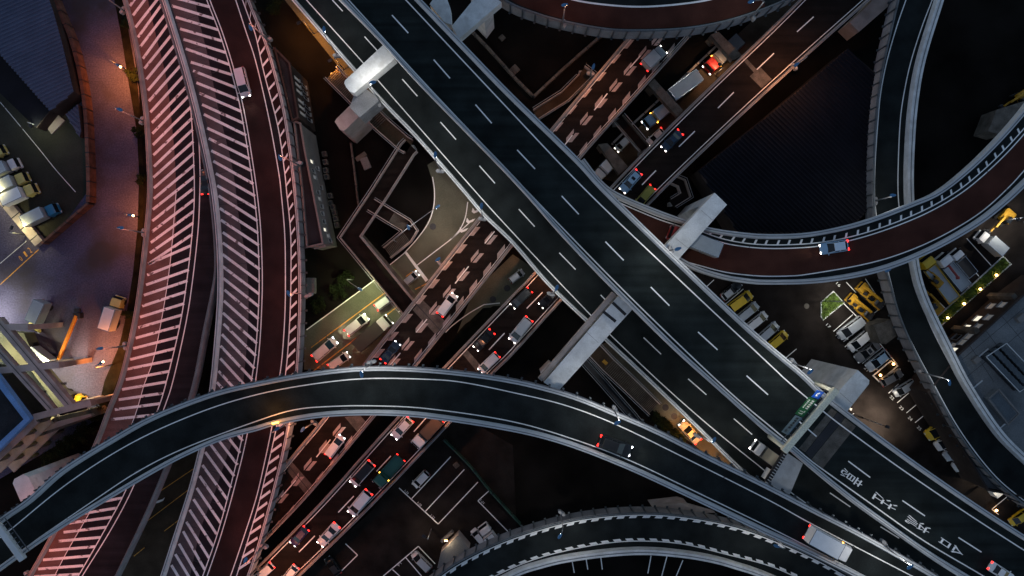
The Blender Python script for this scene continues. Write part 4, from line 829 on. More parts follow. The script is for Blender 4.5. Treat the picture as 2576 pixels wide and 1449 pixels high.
# loading yards on the left
G = "lorries in the loading yards"
P = dict(lights='off', tail=False, group=G)
truck((148, 522), (70, 560), DS, BLUE, BOXS, "silver lorry with a deep blue cab in the walled yard", **P)
truck((94, 472), (18, 508), DS, PALEY, BOXW, "white box lorry with pale yellow cab next to the blue cab", **P)
truck((72, 444), (-6, 480), DS, PALEY, BOXS, "silver box lorry with pale yellow cab, second above the blue cab", **P)
truck((50, 408), (-22, 446), DS, WHITE, BOXS, "silver box lorry with a white cab, third above the blue cab", **P)
truck((14, 374), (-50, 410), DS, PALEY, BOXW, "yellow cab lorry cut by the left picture edge, topmost in its row", **P)
truck((85, 832), (118, 758), DS, PALEY, BOXS, "box lorry with silver roof and lit yellow cab facing the frame building", boxh=3.4, **P)
truck((302, 746), (276, 828), DS, PALEY, BOXW, "pale blue box lorry with yellow cab beside the leftmost road", boxh=3.4, **P)
truck((66, 862), (134, 914), DS, BLACK, BOXS, "grey box lorry with a dark cab beside the orange barrier", boxh=3.3, **P)
truck((200, 1006), (168, 994), DS, YELLOW, DARKCARGO, "yellow cab lorry backed into the lit bay", **P)
# ---------------------------------------------------------------- sign gantries and writing
def gantry(label, base0, base1, top0, top1, z, zt, panels, cat="sign gantry"):
    a, c = at(*top0, zt), at(*top1, zt); p, q = at(*base0, z), at(*base1, z)
    t = thing("sign_gantry", label, cat, (p[0], p[1], z))
    for u, v in ((p, a), (q, c)):
        part(t, "post", MB().tube((u[0], u[1], z), (v[0], v[1], zt), .3, .24, 10), M['cream'], True)
    dx, dy = c[0] - a[0], c[1] - a[1]; L = hypot(dx, dy); ang = atan2(dy, dx)
    bm = MB(); bm.box(((a[0] + c[0]) / 2, (a[1] + c[1]) / 2, zt), (L + .8, .85, .7), ang, 0, .08)
    part(t, "cross_beam", bm, M['cream'] if panels else M['steel_paint'])
    nx, ny = -dy / L, dx / L
    if nx * a[0] + ny * a[1] > 0: nx, ny = -nx, -ny
    wk = MB()
    wk.box(((a[0] + c[0]) / 2 + nx * .75, (a[1] + c[1]) / 2 + ny * .75, zt - .9), (L * .92, .1, .1), ang)
    for k in range(8):
        f = (k + .5) / 8; wk.box((a[0] + dx * f + nx * .55, a[1] + dy * f + ny * .55, zt - .1), (.09, .9, .09), ang)
    part(t, "bracket", wk, M['rail'])
    for (f0, f1, mm, h, marks) in panels:
        x0, y0 = a[0] + dx * f0 + nx * 1.05, a[1] + dy * f0 + ny * 1.05; x1, y1 = a[0] + dx * f1 + nx * 1.05, a[1] + dy * f1 + ny * 1.05
        cx, cy = (x0 + x1) / 2, (y0 + y1) / 2; wd = hypot(x1 - x0, y1 - y0)
        pn = part(t, "sign_panel", MB().box((cx, cy, zt - h / 2 + .2), (wd, .1, h), ang), M[mm])
        mk = MB()
        for (u, v, w_, h_) in marks:      # u along, v up, both 0..1 of the panel
            X = x0 + (x1 - x0) * u + nx * .06; Y = y0 + (y1 - y0) * u + ny * .06; Z = zt + .2 - h + h * v
            mk.box((X, Y, Z), (w_ * wd, .03, h_ * h), ang)
        if marks: part(pn, "sign_lettering", mk, M['paint'] if mm != 'sign_back' else M['dark_metal'])
    return t
rnd_ = random.Random(3)
def rowmarks(rows, u0, u1, n):
    out = []
    for v, h in rows:
        for k in range(n):
            u = u0 + (u1 - u0) * (k + .5) / n; ww = (u1 - u0) / n
            out += [(u, v, ww * .62, h * .22), (u, v + h * .32, ww * .72, h * .16), (u - ww * .2, v, ww * .14, h * .8), (u + ww * .22, v - h * .1, ww * .12, h * .6), (u, v - h * .34, ww * .6, h * .14)]
    return out
gantry("cream sign gantry with blue and green panels spanning the wide upper road", (2047, 961), (1936, 1098), (2099, 985), (1976, 1130), ZMR, 31.8, [
    (.10, .22, 'sign_blue', 2.3, [(.3, .62, .16, .2), (.42, .5, .1, .3), (.62, .45, .3, .1), (.7, .6, .12, .22)]),
    (.235, .53, 'sign_green', 2.9, rowmarks([(.74, .34)], .08, .62, 5) + rowmarks([(.3, .2)], .1, .6, 6) + [(.78, .55, .02, .6), (.74, .8, .08, .06), (.9, .5, .02, .5), (.87, .7, .06, .05)]),
    (.545, .84, 'sign_back', 2.4, rowmarks([(.55, .4)], .06, .72, 5) + [(.86, .55, .1, .08), (.86, .35, .1, .08), (.82, .45, .02, .3), (.9, .45, .02, .3)])])
gantry("pale blue cross bar gantry over the arc ramp at the left picture edge", (-8, 1310), (52, 1402), (-12, 1312), (54, 1402), ZCR, 28.0, [], "gantry")
single("sign_board", MB().box(at(2284, 1358, ZML + 3), (1.1, .1, 1.1), radians(-20)).box(at(2280, 1357, ZML + 1.5), (.12, .12, 3)), M['yellow'], "small yellow square sign on the lower road beside the barrier", "sign")
def kanji(ch, p0, p1, wd, z):
    try:
        cu = bpy.data.curves.new("t", 'FONT'); cu.body = ch; cu.resolution_u = 2
        ob = bpy.data.objects.new("t", cu); col.objects.link(ob); bpy.context.view_layer.update()
        me = bpy.data.meshes.new_from_object(ob.evaluated_get(bpy.context.evaluated_depsgraph_get()))
        vs = [tuple(v.co) for v in me.vertices]; fs = [tuple(p.vertices) for p in me.polygons]
        bpy.data.objects.remove(ob); bpy.data.curves.remove(cu); bpy.data.meshes.remove(me)
    except Exception: vs = []
    if not vs: return MB()
    xs = [v[0] for v in vs]; ys = [v[1] for v in vs]; x0, x1, y0, y1 = min(xs), max(xs), min(ys), max(ys)
    a, b_ = at(*p0, z), at(*p1, z); ux, uy = b_[0] - a[0], b_[1] - a[1]; L = hypot(ux, uy); rx, ry = uy / L, -ux / L
    m = MB(); m.v = [(a[0] + ux * (v[1] - y0) / (y1 - y0) + rx * wd * ((v[0] - x0) / (x1 - x0) - .5), a[1] + uy * (v[1] - y0) / (y1 - y0) + ry * wd * ((v[0] - x0) / (x1 - x0) - .5), z) for v in vs]
    m.f = fs; m.mi = [0] * len(fs); return m
for ch, p0, p1 in (("\u610f", (2117, 1184), (2169, 1221)), ("\u6ce8", (2197, 1244), (2255, 1281)), ("\u6d41", (2280, 1302), (2339, 1338)), ("\u5408", (2364, 1357), (2423, 1396))):
    part(mr, "road_lettering", kanji(ch, p0, p1, 1.1, ZMR + EPS), M['paint'])
def words(par, name, items, z, m):
    b = MB()
    for s, p0, p1, wd in items:
        k = kanji(s, p0, p1, wd, z); o = len(b.v); b.v += k.v; b.f += [tuple(i + o for i in f) for f in k.f]; b.mi += k.mi
    return struct(name, b, m) if par is None else part(par, name, b, m)
# ---------------------------------------------------------------- painted lines on the ground
def glines(name, pls, wd, m='paint', z=.045): return lines(None, name, pls, wd, z, M[m])
LOT = [T(1, 2, p) for p in ([(1080, 785), (1375, 1057)], [(1175, 865), (1470, 548)], [(1275, 965), (1572, 645)], [(1375, 1057), (1675, 740)], [(1768, 797), (1675, 882)], [(1675, 882), (1900, 1112)], [(675, 1205), (766, 1291)], [(766, 1291), (605, 1450)], [(1225, 1225), (960, 1450)], [(1225, 1225), (1352, 1357)], [(1130, 1310), (1250, 1450)], [(1030, 1400), (1085, 1450)])]
LOT += [T(2, 2, p) for p in ([(455, 1345), (470, 1425)], [(560, 1325), (572, 1400)], [(670, 1308), (682, 1400)], [(1050, 1295), (1025, 1430)], [(1170, 1300), (1130, 1449)], [(1290, 1330), (1240, 1449)])]
glines("parking_line", LOT, .16)
words(None, "slot_number", [("1-19", T(1, 2, [(1118, 812)])[0], T(1, 2, [(1140, 790)])[0], 2.0)] if False else [(s, (x - 2, y + 2), (x + 2, y - 2), .8) for s, (x, y) in zip(("1-24", "1-23", "1-22"), T(1, 2, [(1137, 815), (1233, 907), (1334, 1001)]))] + [("1-21", (1211, 1264), (1215, 1260), .8)] + [(s, (x - 2, y - 2), (x + 2, y + 2), .7) for s, (x, y) in zip(("1-5", "1-6"), T(1, 2, [(1185, 1275), (1083, 1362)]))], .045, M['paint'])
DEP = [T(3, 1, p) for p in ([(590, 680), (665, 760)], [(735, 655), (870, 860)], [(560, 830), (690, 960)], [(640, 925), (495, 1052)], [(690, 960), (975, 1300)], [(570, 1130), (705, 1012)], [(640, 1213), (790, 1080)], [(712, 1295), (862, 1172)], [(135, 1252), (215, 1184)], [(1500, 350), (1685, 555)], [(1440, 470), (1592, 636)], [(870, 862), (720, 975)], [(1290, 830), (1340, 880)], [(1495, 700), (1520, 728)])]
DEP += [T(3, 2, p) for p in ([(910, 70), (985, 0)], [(975, 142), (1190, -40)], [(1045, 218), (1200, 90)], [(1110, 292), (1255, 172)], [(1175, 370), (1320, 262)], [(1690, 945), (1830, 830)], [(1690, 945), (1740, 985)], [(1820, 1050), (1932, 950)], [(625, 235), (650, 222)])]
DEP += [((1796, 704), (1771, 727)), ((1870, 727), (1800, 786)), ((1918, 796), (1865, 838)), ((1950, 826), (1900, 868))]
glines("parking_line", DEP, .13)
words(None, "slot_number", [(s, (x - 2, y + 2), (x + 3, y - 3), .8) for s, (x, y) in zip(("18", "19", "20", "21", "17", "16", "22", "23", "24", "25", "26"), T(3, 1, [(528, 1092), (597, 1175), (668, 1250), (740, 1336), (455, 1012), (530, 700)]) + T(3, 2, [(935, 105), (1005, 183), (1072, 262), (1140, 335), (620, 185)]))], .045, M['paint'])
STW = [[(771, 830), (860, 765), (951, 698)], [(981, 666), (1017, 637)], [(1017, 637), (1050, 600), (1078, 560), (1091, 520), (1093, 480), (1088, 445)], T(1, 1, [(1215, 553), (1480, 350)]), T(1, 1, [(1480, 350), (1640, 205)]), T(1, 1, [(1480, 350), (1540, 280), (1580, 190), (1598, 75)])]
STW += [T(1, 1, p) for p in ([(1430, 1060), (1480, 1010), (1600, 920), (1720, 850)], [(1720, 850), (1840, 838)], [(1075, 905), (1105, 885)])]
glines("street_edge_line", STW, .16)
b = MB()
for p in ([(1118, 455), (1135, 448), (1300, 662), (1280, 678)],): b.face(W(T(1, 1, p), .05)[::-1])
for x, y in ((1545, 285), (1597, 215), (1640, 140)): b.face(W(T(1, 1, [(x - 12, y + 10), (x - 5, y - 22), (x + 12, y + 2), (x + 60, y - 15), (x + 40, y + 8), (x + 5, y + 22)]), .05)[::-1])
struct("stop_line", b, M['paint'])
glines("yellow_line", [T(1, 1, p) for p in ([(415, 1175), (985, 752)], [(395, 1380), (1090, 848)], [(1130, 640), (1215, 575)], [(1200, 735), (1290, 690)])], .15, 'paint_yellow')
glines("yard_line", [T(0, 1, p) for p in ([(0, 540), (200, 370)],)] + [T(0, 0, p) for p in ([(0, 770), (110, 900), (300, 1130), (420, 1280), (570, 1449)],)], .1, 'paint_worn')
glines("yard_line", [T(0, 1, [(0, 700), (290, 435)])], .14, 'paint_yellow')
words(None, "yard_lettering", [(s, (x + 4.5, y + 6), (x - 4.5, y - 6), .34) for s, x, y in (("0", 52, 650), ("1", 64, 639), ("2", 75, 629))], .05, M['paint_yellow'])
glines("lane_line", [T(0, 2, p) for p in ([(1215, 805), (1460, 640)], [(1090, 1050), (1420, 800)], [(1010, 1300), (1090, 1235)], [(1240, 1110), (1345, 1030)])], .12, 'paint_yellow')
b = MB()
for p in ([(1155, 905), (1190, 880), (1225, 870), (1245, 855), (1232, 880), (1200, 895)],): b.face(W(T(0, 2, p), .05)[::-1])
struct("turn_arrow", b, M['paint_worn'])
for k, (x, y) in enumerate([(1089, 570), (1276, 725), (1240, 753), (1674, 1025), (1696, 1047), (2029, 770)]):
    r = .55 if k != 5 else .45
    cx, cy, _ = at(x, y, 0); single("manhole_cover", MB().prism([(cx + r * cos(i * pi / 8), cy + r * sin(i * pi / 8)) for i in range(16)], .03, .06), M['dark_metal'] if k != 5 else M['conc_old'], ["dark manhole on the junction concrete below the chevrons", "upper dark manhole on the small side street", "lower dark manhole on the small side street", "upper dark manhole on the orange slip road", "lower dark manhole on the orange slip road", "pale round manhole left of the green island"][k], "manhole", "manhole covers")
# ---------------------------------------------------------------- planting
def bed(name, label, poly, z=.18, m='grass', kerb=True, cat="planting bed"):
    x, y, _ = at(sum(p[0] for p in poly) / len(poly), sum(p[1] for p in poly) / len(poly), 0)
    t = thing(name, label, cat, (x, y, 0))
    slab(t, "turf", poly, 0, z, M[m])
    bb = MB(); q = W(poly + [poly[0], poly[1]], 0)
    for i in range(len(poly)): bb.box(((q[i][0] + q[i + 1][0]) / 2, (q[i][1] + q[i + 1][1]) / 2, (z + .06) / 2), (hypot(q[i + 1][0] - q[i][0], q[i + 1][1] - q[i][1]) + .2, .18, z + .06 + .002 * i), atan2(q[i + 1][1] - q[i][1], q[i + 1][0] - q[i][0]))
    part(t, "kerb", bb, M['concrete'])
    return t
def tuft(t, poly, n, h, seed):
    r = random.Random(seed); q = W(poly, 0); b = MB(); xs = [p[0] for p in q]; ys = [p[1] for p in q]; k = 0
    def ins(x, y):
        c = False
        for i in range(len(q)):
            a, d = q[i], q[i - 1]
            if (a[1] > y) != (d[1] > y) and x < (d[0] - a[0]) * (y - a[1]) / (d[1] - a[1]) + a[0]: c = not c
        return c
    while k < n:
        x, y = r.uniform(min(xs), max(xs)), r.uniform(min(ys), max(ys))
        if not ins(x, y): continue
        k += 1; a = r.uniform(0, 6.3); s = r.uniform(.08, .22); hh = h * r.uniform(.5, 1.2)
        b.face([(x - s * cos(a), y - s * sin(a), .17), (x + s * cos(a), y + s * sin(a), .17), (x + s * cos(a + .9), y + s * sin(a + .9), .17 + hh)])
    o = part(t, "grass_blades", b, M['grass']); o["kind"] = 'stuff'
ISL = T(3, 1, [(490, 752), (568, 835), (415, 963), (400, 940), (400, 832)])
t = bed("planting_bed", "five sided green island bed with white kerb and a twin floodlight", ISL); tuft(t, ISL, 1500, .25, 1)
STR = T(3, 1, [(1230, 985), (1770, 487), (1828, 545), (1312, 1000), (1270, 1020)])
t = bed("planting_bed", "long green hedge strip with four warm ground lamps", STR, m='grass'); tuft(t, STR, 1600, .35, 2)
BD2 = T(3, 1, [(790, 1385), (925, 1272), (973, 1312), (835, 1428)])
bed("planting_bed", "small dark bed with two warm ground lamps among the parked cars", BD2, m='soil')
for k, (p, lb) in enumerate(zip(T(3, 1, [(1722, 627), (1600, 733), (1478, 843), (1355, 950), (945, 1298), (847, 1382)]) + T(3, 2, [(1482, 680), (1722, 953)]), ["topmost of the four small lamps along the hedge strip", "second small lamp from the top of the hedge strip", "third small lamp from the top of the hedge strip", "lowest of the four small lamps along the hedge strip", "right one of two small lamps in the dark bed", "left one of two small lamps in the dark bed", "small ground lamp at the end of the row of white vans", "small ground lamp near the right road at the corner bed"])):
    x, y, _ = at(*p, .6); t = thing("bollard_lamp", lb, "garden lamp", (x, y, 0), group="small warm ground lamps")
    part(t, "post", MB().tube((x, y, 0), (x, y, .6), .07, .06), M['dark_metal']); part(t, "globe", MB().box((x, y, .72), (.34, .34, .26), 0, 0, .1), M['lamp_warm'])
    l = bpy.data.lights.new("lamp_light", 'POINT'); l.energy = 7; l.color = (1, .6, .25); l.shadow_soft_size = .15
    o = bpy.data.objects.new("lamp_light", l); col.objects.link(o); o.parent = t; o.location = (0, 0, 1.05)
def shrub(name, label, p, r, h, seed, cat="shrub", group=None, trunk=True):
    x, y, _ = at(*p, h * .6); t = thing(name, label, cat, (x, y, 0), group=group); R = random.Random(seed); b = MB()
    cl = [(R.gauss(0, .42) * r, R.gauss(0, .42) * r, h * R.uniform(.35, .95)) for _ in range(14)]
    for _ in range(900):
        c = R.choice(cl); q = [c[k] + R.gauss(0, .2) * r for k in range(3)]; s = R.uniform(.07, .17); a = R.uniform(0, 6.3); e = R.uniform(-.7, .7)
        u = (cos(a), sin(a), e); v = (-sin(a), cos(a), R.uniform(-.5, .5))
        z = max(.1, q[2])
        b.face([(x + q[0] + u[0] * s, y + q[1] + u[1] * s, z + u[2] * s), (x + q[0] + v[0] * s * .6, y + q[1] + v[1] * s * .6, z + v[2] * s * .6), (x + q[0] - u[0] * s, y + q[1] - u[1] * s, z - u[2] * s), (x + q[0] - v[0] * s * .6, y + q[1] - v[1] * s * .6, z - v[2] * s * .6)])
    part(t, "crown", b, M['leaf'])
    tb = MB().tube((x, y, 0), (x + .05, y, h * .55), .1, .06, 6)
    for k in range(3): tb.tube((x, y, h * .35), (x + cl[k][0] * .8, y + cl[k][1] * .8, cl[k][2] * .8), .05, .02, 5)
    part(t, "trunk", tb, M['bark'])
for k, (p, lb) in enumerate([((212, 1081), "round dark tree at the right end of the row below the lit facade"), ((186, 1104), "round dark tree second in the row below the lit facade"), ((157, 1131), "dark tree third in the row below the lit facade"), ((122, 1158), "dark tree at the left end of the row, next to the rounded pier"), ((238, 1040), "dark tree by the white planter lights under the leftmost road")]):
    shrub("tree", lb, p, 1.5, 3.4, 10 + k, "tree", "trees below the lit facade")
for k, (p, lb) in enumerate([((1666, 1058), "bushy shrub at the upper end of the orange slip road"), ((1682, 1074), "bushy shrub second along the orange slip road"), ((1697, 1088), "bushy shrub third along the orange slip road"), ((1713, 1103), "bushy shrub beside the orange lit sedan"), ((1650, 1050), "small shrub at the foot of the yellow marked stair")]):
    shrub("shrub", lb, p, .9, 1.3, 30 + k, group="shrubs along the slip road")
for k, (p, lb) in enumerate([((318, 60), "low bush in the strip left of the leftmost road at the top"), ((334, 190), "low bush in the strip beside the topmost orange yard lamp"), ((350, 330), "low bush below the long armed lamp in the strip"), ((356, 450), "low bush midway down the planting strip"), ((325, 790), "low bush beside the pale blue box lorry")]):
    shrub("shrub", lb, p, .9, 1.4, 50 + k, group="bushes in the strip beside the leftmost road")
for k, (p, lb) in enumerate([((690, 20), "bush under the lamps at the top of the brown back lot"), ((845, 735), "bush on the dark verge above the green lit street"), ((800, 770), "brown bush on the dark verge near the concrete post"), ((870, 705), "bush at the foot of the small street lamp")]):
    shrub("shrub", lb, p, 1.3, 1.6, 70 + k, group="bushes on the dark verge")
# ---------------------------------------------------------------- walls and fences
def wallrun(name, label, path, h, th, m, z=0, cat="wall", n=None, cap=None):
    q = spl(W(path, z + h), n or max(2, len(path) * 6)) if n != 0 else W(path, z + h); q = [(x, y, z) for x, y, _ in q]
    x, y = q[len(q) // 2][:2]; t = thing(name, label, cat, (x, y, z))
    part(t, "panel", MB().sweep(q, [(-th / 2, 0), (th / 2, 0), (th / 2, h), (-th / 2, h)]), M[m])
    L = plen(q); step = 2.4; acc = 0; nx = 0
    for i in range(len(q) - 1):
        s = hypot(q[i + 1][0] - q[i][0], q[i + 1][1] - q[i][1])
        while nx <= acc + s:
            f = (nx - acc) / (s or 1); part(t, 'post', MB().box((q[i][0] + (q[i + 1][0] - q[i][0]) * f, q[i][1] + (q[i + 1][1] - q[i][1]) * f, z + h / 2 + .05), (.16, th + .12, h + .1), atan2(q[i + 1][1] - q[i][1], q[i + 1][0] - q[i][0])), M['dark_metal']); nx += step
        acc += s
    part(t, "top_rail", MB().sweep([(a, c, z + h) for a, c, _ in q], [(-th / 2 - .04, -.02), (th / 2 + .04, -.02), (th / 2 + .04, .07), (-th / 2 - .04, .07)]), M[cap or m])
    return t
wallrun("yard_fence", "curved rusty brown fence around the upper left lorry yard", [(120, -40), (140, 5), (158, 50), (175, 90), (196, 165), (212, 260), (219, 370), (222, 460), (221, 508)], 2.2, .5, 'fence_brown', cat="fence")
wallrun("yard_fence", "straight rusty brown fence closing the lorry yard at its lower corner", [(221, 511), (168, 557), (104, 612)], 2.0, .3, 'fence_brown', cat="fence", n=0)
wallrun("mesh_fence", "green mesh fence along the dark lot beside the marked slots", [(1116, 1108), (1180, 1172), (1230, 1234), (1290, 1300), (1310, 1322)], 1.8, .12, 'fence_green', cat="fence")
wallrun("dock_wall", "yellow lit concrete dock wall behind the cab lorries", [(-30, 458), (40, 543), (98, 612)], 1.2, 1.5, 'concrete_warm', n=0)
wallrun("kerb_wall", "thin pale wall running down the dark lot from the square pier", [(882, 360), (890, 420), (898, 490), (902, 520)], 1.0, .2, 'conc_old', n=0)
wallrun("kerb_wall", "low pale wall with planting strip along the low street", [(1806, 112), (1700, 212), (1585, 318), (1540, 362)], .8, .25, 'concrete_warm', n=0)
wallrun("low_wall", "long low grey wall running down through the upper dark lot", [(1170, 60), (1230, 122), (1300, 200), (1340, 240)], 1.2, .35, 'conc_old', n=0)
wallrun("low_wall", "low grey wall meeting the other one beside the small stairwell", [(1343, 242), (1420, 170), (1500, 100), (1530, 75)], 1.2, .35, 'conc_old', n=0)
# ---------------------------------------------------------------- foot bridges
def bridge(label, path, wd, z, closed=None, dash=False, railh=1.2, deckm='asphalt_low', zs=None, cat="footbridge", nm="footbridge", wallm='concrete_warm', steps=0, support=True):
    q = W(path, z); 
    if zs: q = [at(p[0], p[1], zz) for p, zz in zip(path, zs)]
    x, y = q[len(q) // 2][:2]; t = thing(nm, label, cat, (x, y, 0))
    nn = normals(q); d = MB()
    mit = []
    for i in range(len(q)):
        if 0 < i < len(q) - 1:
            a, c = normals(q[i - 1:i + 1])[0], normals(q[i:i + 2])[0]; m_ = (a[0] + c[0], a[1] + c[1]); l = hypot(*m_); m_ = (m_[0] / l, m_[1] / l); k = 1 / max(.4, m_[0] * a[0] + m_[1] * a[1]); mit.append((m_[0] * k, m_[1] * k))
        else: mit.append(nn[i])
    def off(o, dz=0): return [(p[0] + m_[0] * o, p[1] + m_[1] * o, p[2] + dz) for p, m_ in zip(q, mit)]
    A, B = off(-wd / 2), off(wd / 2)
    for i in range(len(q) - 1):
        d.face([A[i], A[i + 1], B[i + 1], B[i]]); 
        d.face([(p[0], p[1], p[2] - .5) for p in (B[i], B[i + 1], A[i + 1], A[i])])
    part(t, "walkway_deck", d, M[deckm])
    for o in (-wd / 2, wd / 2):
        I, O = off(o - .065), off(o + .065); b = MB()
        for i in range(len(q) - 1):
            for a, c, dz0, dz1 in ((I, I, -.5, railh), (O, O, -.5, railh)): b.face([(a[i][0], a[i][1], a[i][2] + dz0), (a[i + 1][0], a[i + 1][1], a[i + 1][2] + dz0), (a[i + 1][0], a[i + 1][1], a[i + 1][2] + dz1), (a[i][0], a[i][1], a[i][2] + dz1)])
            b.face([(p[0], p[1], p[2] + railh) for p in (I[i], I[i + 1], O[i + 1], O[i])])
        part(t, "parapet", b, M[wallm])
        r = MB(); H = off(o + (.3 if o > 0 else -.3), railh + .12)
        for i in range(len(q) - 1): r.tube(H[i], H[i + 1], .05, .05, 5)
        part(t, "hand_rail", r, M['concrete_grey'])
    if steps:
        s = MB()
        for i0, i1, n in steps:
            for k in range(n):
                f = (k + .5) / n; c = tuple(q[i0][j] + (q[i1][j] - q[i0][j]) * f for j in range(3)); s.box((c[0], c[1], c[2] + .05), (.12, wd - .3, .1), atan2(q[i1][1] - q[i0][1], q[i1][0] - q[i0][0]))
        part(t, "stair_treads", s, M['conc_old'])
    if support:
        s = MB()
        for p in q[::max(1, len(q) // 3)]: s.box((p[0], p[1], (p[2] - .5) / 2), (.6, .6, max(.1, p[2] - .52)))
        part(t, "support_column", s, M['concrete_grey'])
    return t
bridge("dark footbridge turning a sharp corner and crossing above the green lit street", [(1036, 368), (1026, 378), (955, 490), (883, 597), (950, 678), (1030, 776), (1066, 822)], 2.6, 4.8, cat="footbridge")
bridge("zigzag stair with pale rails branching off the dark footbridge", [(936, 516), (985, 546), (1022, 568), (1032, 582), (1024, 596), (975, 636)], 2.0, 4.8, zs=[4.7, 4.7, 2.6, 2.5, 2.4, .2], nm="stair", cat="stair", steps=[(1, 2, 16), (4, 5, 16)])
single("canopy_roof", MB().prism([p[:2] for p in W([(896, 602), (914, 590), (1046, 742), (1036, 756), (1020, 744)], 4)], 3.6, 4.0), M['conc_old'], "pale streaked canopy roof running beside the dark footbridge", "canopy")
bridge("long walkway with orange lit rails beside the lower road at the top", [(835, 185), (895, 245), (960, 313), (1016, 362), (1030, 370)], 2.4, 4.8, deckm='street_brown', steps=[(0, 1, 18), (1, 2, 18)])
bridge("stair walkway with yellow tactile patch below the long portal beam", [(1494, 880), (1530, 918), (1580, 965), (1645, 1028)], 2.4, 3.5, zs=[4.6, 4.6, 3.2, .4], deckm='street_brown', steps=[(1, 2, 14), (2, 3, 22)], nm="stair", cat="stair")
single("tactile_patch", MB().prism([p[:2] for p in W([(1520, 904), (1530, 913), (1524, 919), (1514, 910)], 4.6)], 4.605, 4.63), M['yellow'], "small yellow tactile patch on the stair walkway", "paving patch")
bridge("narrow pipe bridge with paired rails through the black lot beside the stair walkway", [(1462, 900), (1520, 965), (1590, 1045), (1606, 1066)], .9, 2.0, deckm='dark_metal', wallm='post')
bridge("dark footbridge crossing the low street between two rails", [(1555, 300), (1620, 376)], 1.6, 5.2, deckm='asphalt_low', wallm='conc_old')
bridge("small open stairwell with lit rim beside the zipper road", [(1462, 180), (1475, 190), (1420, 245), (1348, 290)], 1.7, 2.0, deckm='street_brown', nm="stairwell", cat="stair")
bridge("white railed stair beside the corrugated dark roof under the pale portal beam", [(1688, 452), (1712, 462), (1722, 492), (1690, 512)], 1.4, 2.5, deckm='asphalt_lot', nm="stair", cat="stair")
# ---------------------------------------------------------------- buildings
def clipseg(poly, p, d):
    ts = []
    for i in range(len(poly)):
        a, b = poly[i - 1], poly[i]; ex, ey = b[0] - a[0], b[1] - a[1]; den = d[0] * ey - d[1] * ex
        if abs(den) < 1e-9: continue
        t = ((a[0] - p[0]) * ey - (a[1] - p[1]) * ex) / den; u = ((a[0] - p[0]) * d[1] - (a[1] - p[1]) * d[0]) / den
        if 0 <= u <= 1: ts.append(t)
    return (min(ts), max(ts)) if len(ts) >= 2 else None
def ribs(par, poly, ang, sp, z, m, h=.16):
    q = [p[:2] for p in W(poly, z)]; d = (cos(ang), sin(ang)); n = (-d[1], d[0]); cs = [p[0] * n[0] + p[1] * n[1] for p in q]; b = MB(); c = min(cs) + sp / 2
    while c < max(cs):
        p = (n[0] * c, n[1] * c); s = clipseg(q, p, d)
        if s:
            A = (p[0] + d[0] * s[0], p[1] + d[1] * s[0], z); B = (p[0] + d[0] * s[1], p[1] + d[1] * s[1], z); k = sp * .27
            b.sweep([A, B], [(-k, 0), (k, 0), (k * .45, h), (-k * .45, h)])
        c += sp
    part(par, "roof_ribs", b, m)
def building(label, roof, h, wm, rm, name="building", windows=(), ribd=None, par_h=.6, cat="building", parapet=True, z0=0):
    x, y, _ = at(sum(p[0] for p in roof) / len(roof), sum(p[1] for p in roof) / len(roof), h); t = thing(name, label, cat, (x, y, 0))
    q = [p[:2] for p in W(roof, h)]
    part(t, "wall", MB().prism(q, z0, h - .05), M[wm])
    rp = slab(t, "roof", [(sum(p[0] for p in roof) / len(roof) + (px - sum(p[0] for p in roof) / len(roof)) * .985, sum(p[1] for p in roof) / len(roof) + (py - sum(p[1] for p in roof) / len(roof)) * .985) for px, py in roof], h - .045, h, M[rm])
    if ribd: ribs(t, roof, ribd[0], ribd[1], h + .002, M[rm])
    if parapet:
        b = MB(); Q4 = q + [q[0]]
        for i in range(len(q)):
            b.box(((Q4[i][0] + Q4[i + 1][0]) / 2, (Q4[i][1] + Q4[i + 1][1]) / 2, h + par_h / 2 - .03), (hypot(Q4[i + 1][0] - Q4[i][0], Q4[i + 1][1] - Q4[i][1]) + .22, .28, par_h + .003 * i), atan2(Q4[i + 1][1] - Q4[i][1], Q4[i + 1][0] - Q4[i][0]))
        part(t, "roof_parapet", b, M[wm])
    ar = sum(q[i][0] * q[(i + 1) % len(q)][1] - q[(i + 1) % len(q)][0] * q[i][1] for i in range(len(q)))
    for (e, f, zc, ww, hh, mm) in windows:
        a, c = q[e], q[(e + 1) % len(q)]; L = hypot(c[0] - a[0], c[1] - a[1]); nx, ny = (c[1] - a[1]) / L, -(c[0] - a[0]) / L
        if ar < 0: nx, ny = -nx, -ny
        X, Y = a[0] + (c[0] - a[0]) * f, a[1] + (c[1] - a[1]) * f; an = atan2(c[1] - a[1], c[0] - a[0])
        fr = part(t, "window", MB().box((X + nx * .02, Y + ny * .02, zc), (ww + .16, .12, hh + .16), an), M['concrete_grey'])
        part(fr, "pane", MB().box((X + nx * .06, Y + ny * .06, zc), (ww, .08, hh), an), M[mm])
        part(fr, "sill", MB().box((X + nx * .18, Y + ny * .18, zc - hh / 2 - .12), (ww + .3, .2, .07), an), M['concrete_grey'])
    return t
building("long hall with blue ribbed metal roof at the top left corner", [(-40, -40), (110, -40), (135, 30), (157, 110), (186, 232), (126, 280), (-40, 92)], 4, 'wall_brown', 'roof_blue', ribd=(radians(24), .62), parapet=False)
building("dark lower lean to roof along the blue ribbed hall", [(-40, 96), (-4, 132), (125, 280), (92, 322), (70, 303), (-40, 196)], 3, 'wall_brown', 'roof_dark', parapet=False)
building("small dark ribbed shed between the blue hall and the rusty fence", [(165, 288), (196, 262), (204, 330), (200, 345)], 2.6, 'wall_brown', 'roof_blue', ribd=(radians(-42), .55), parapet=False)
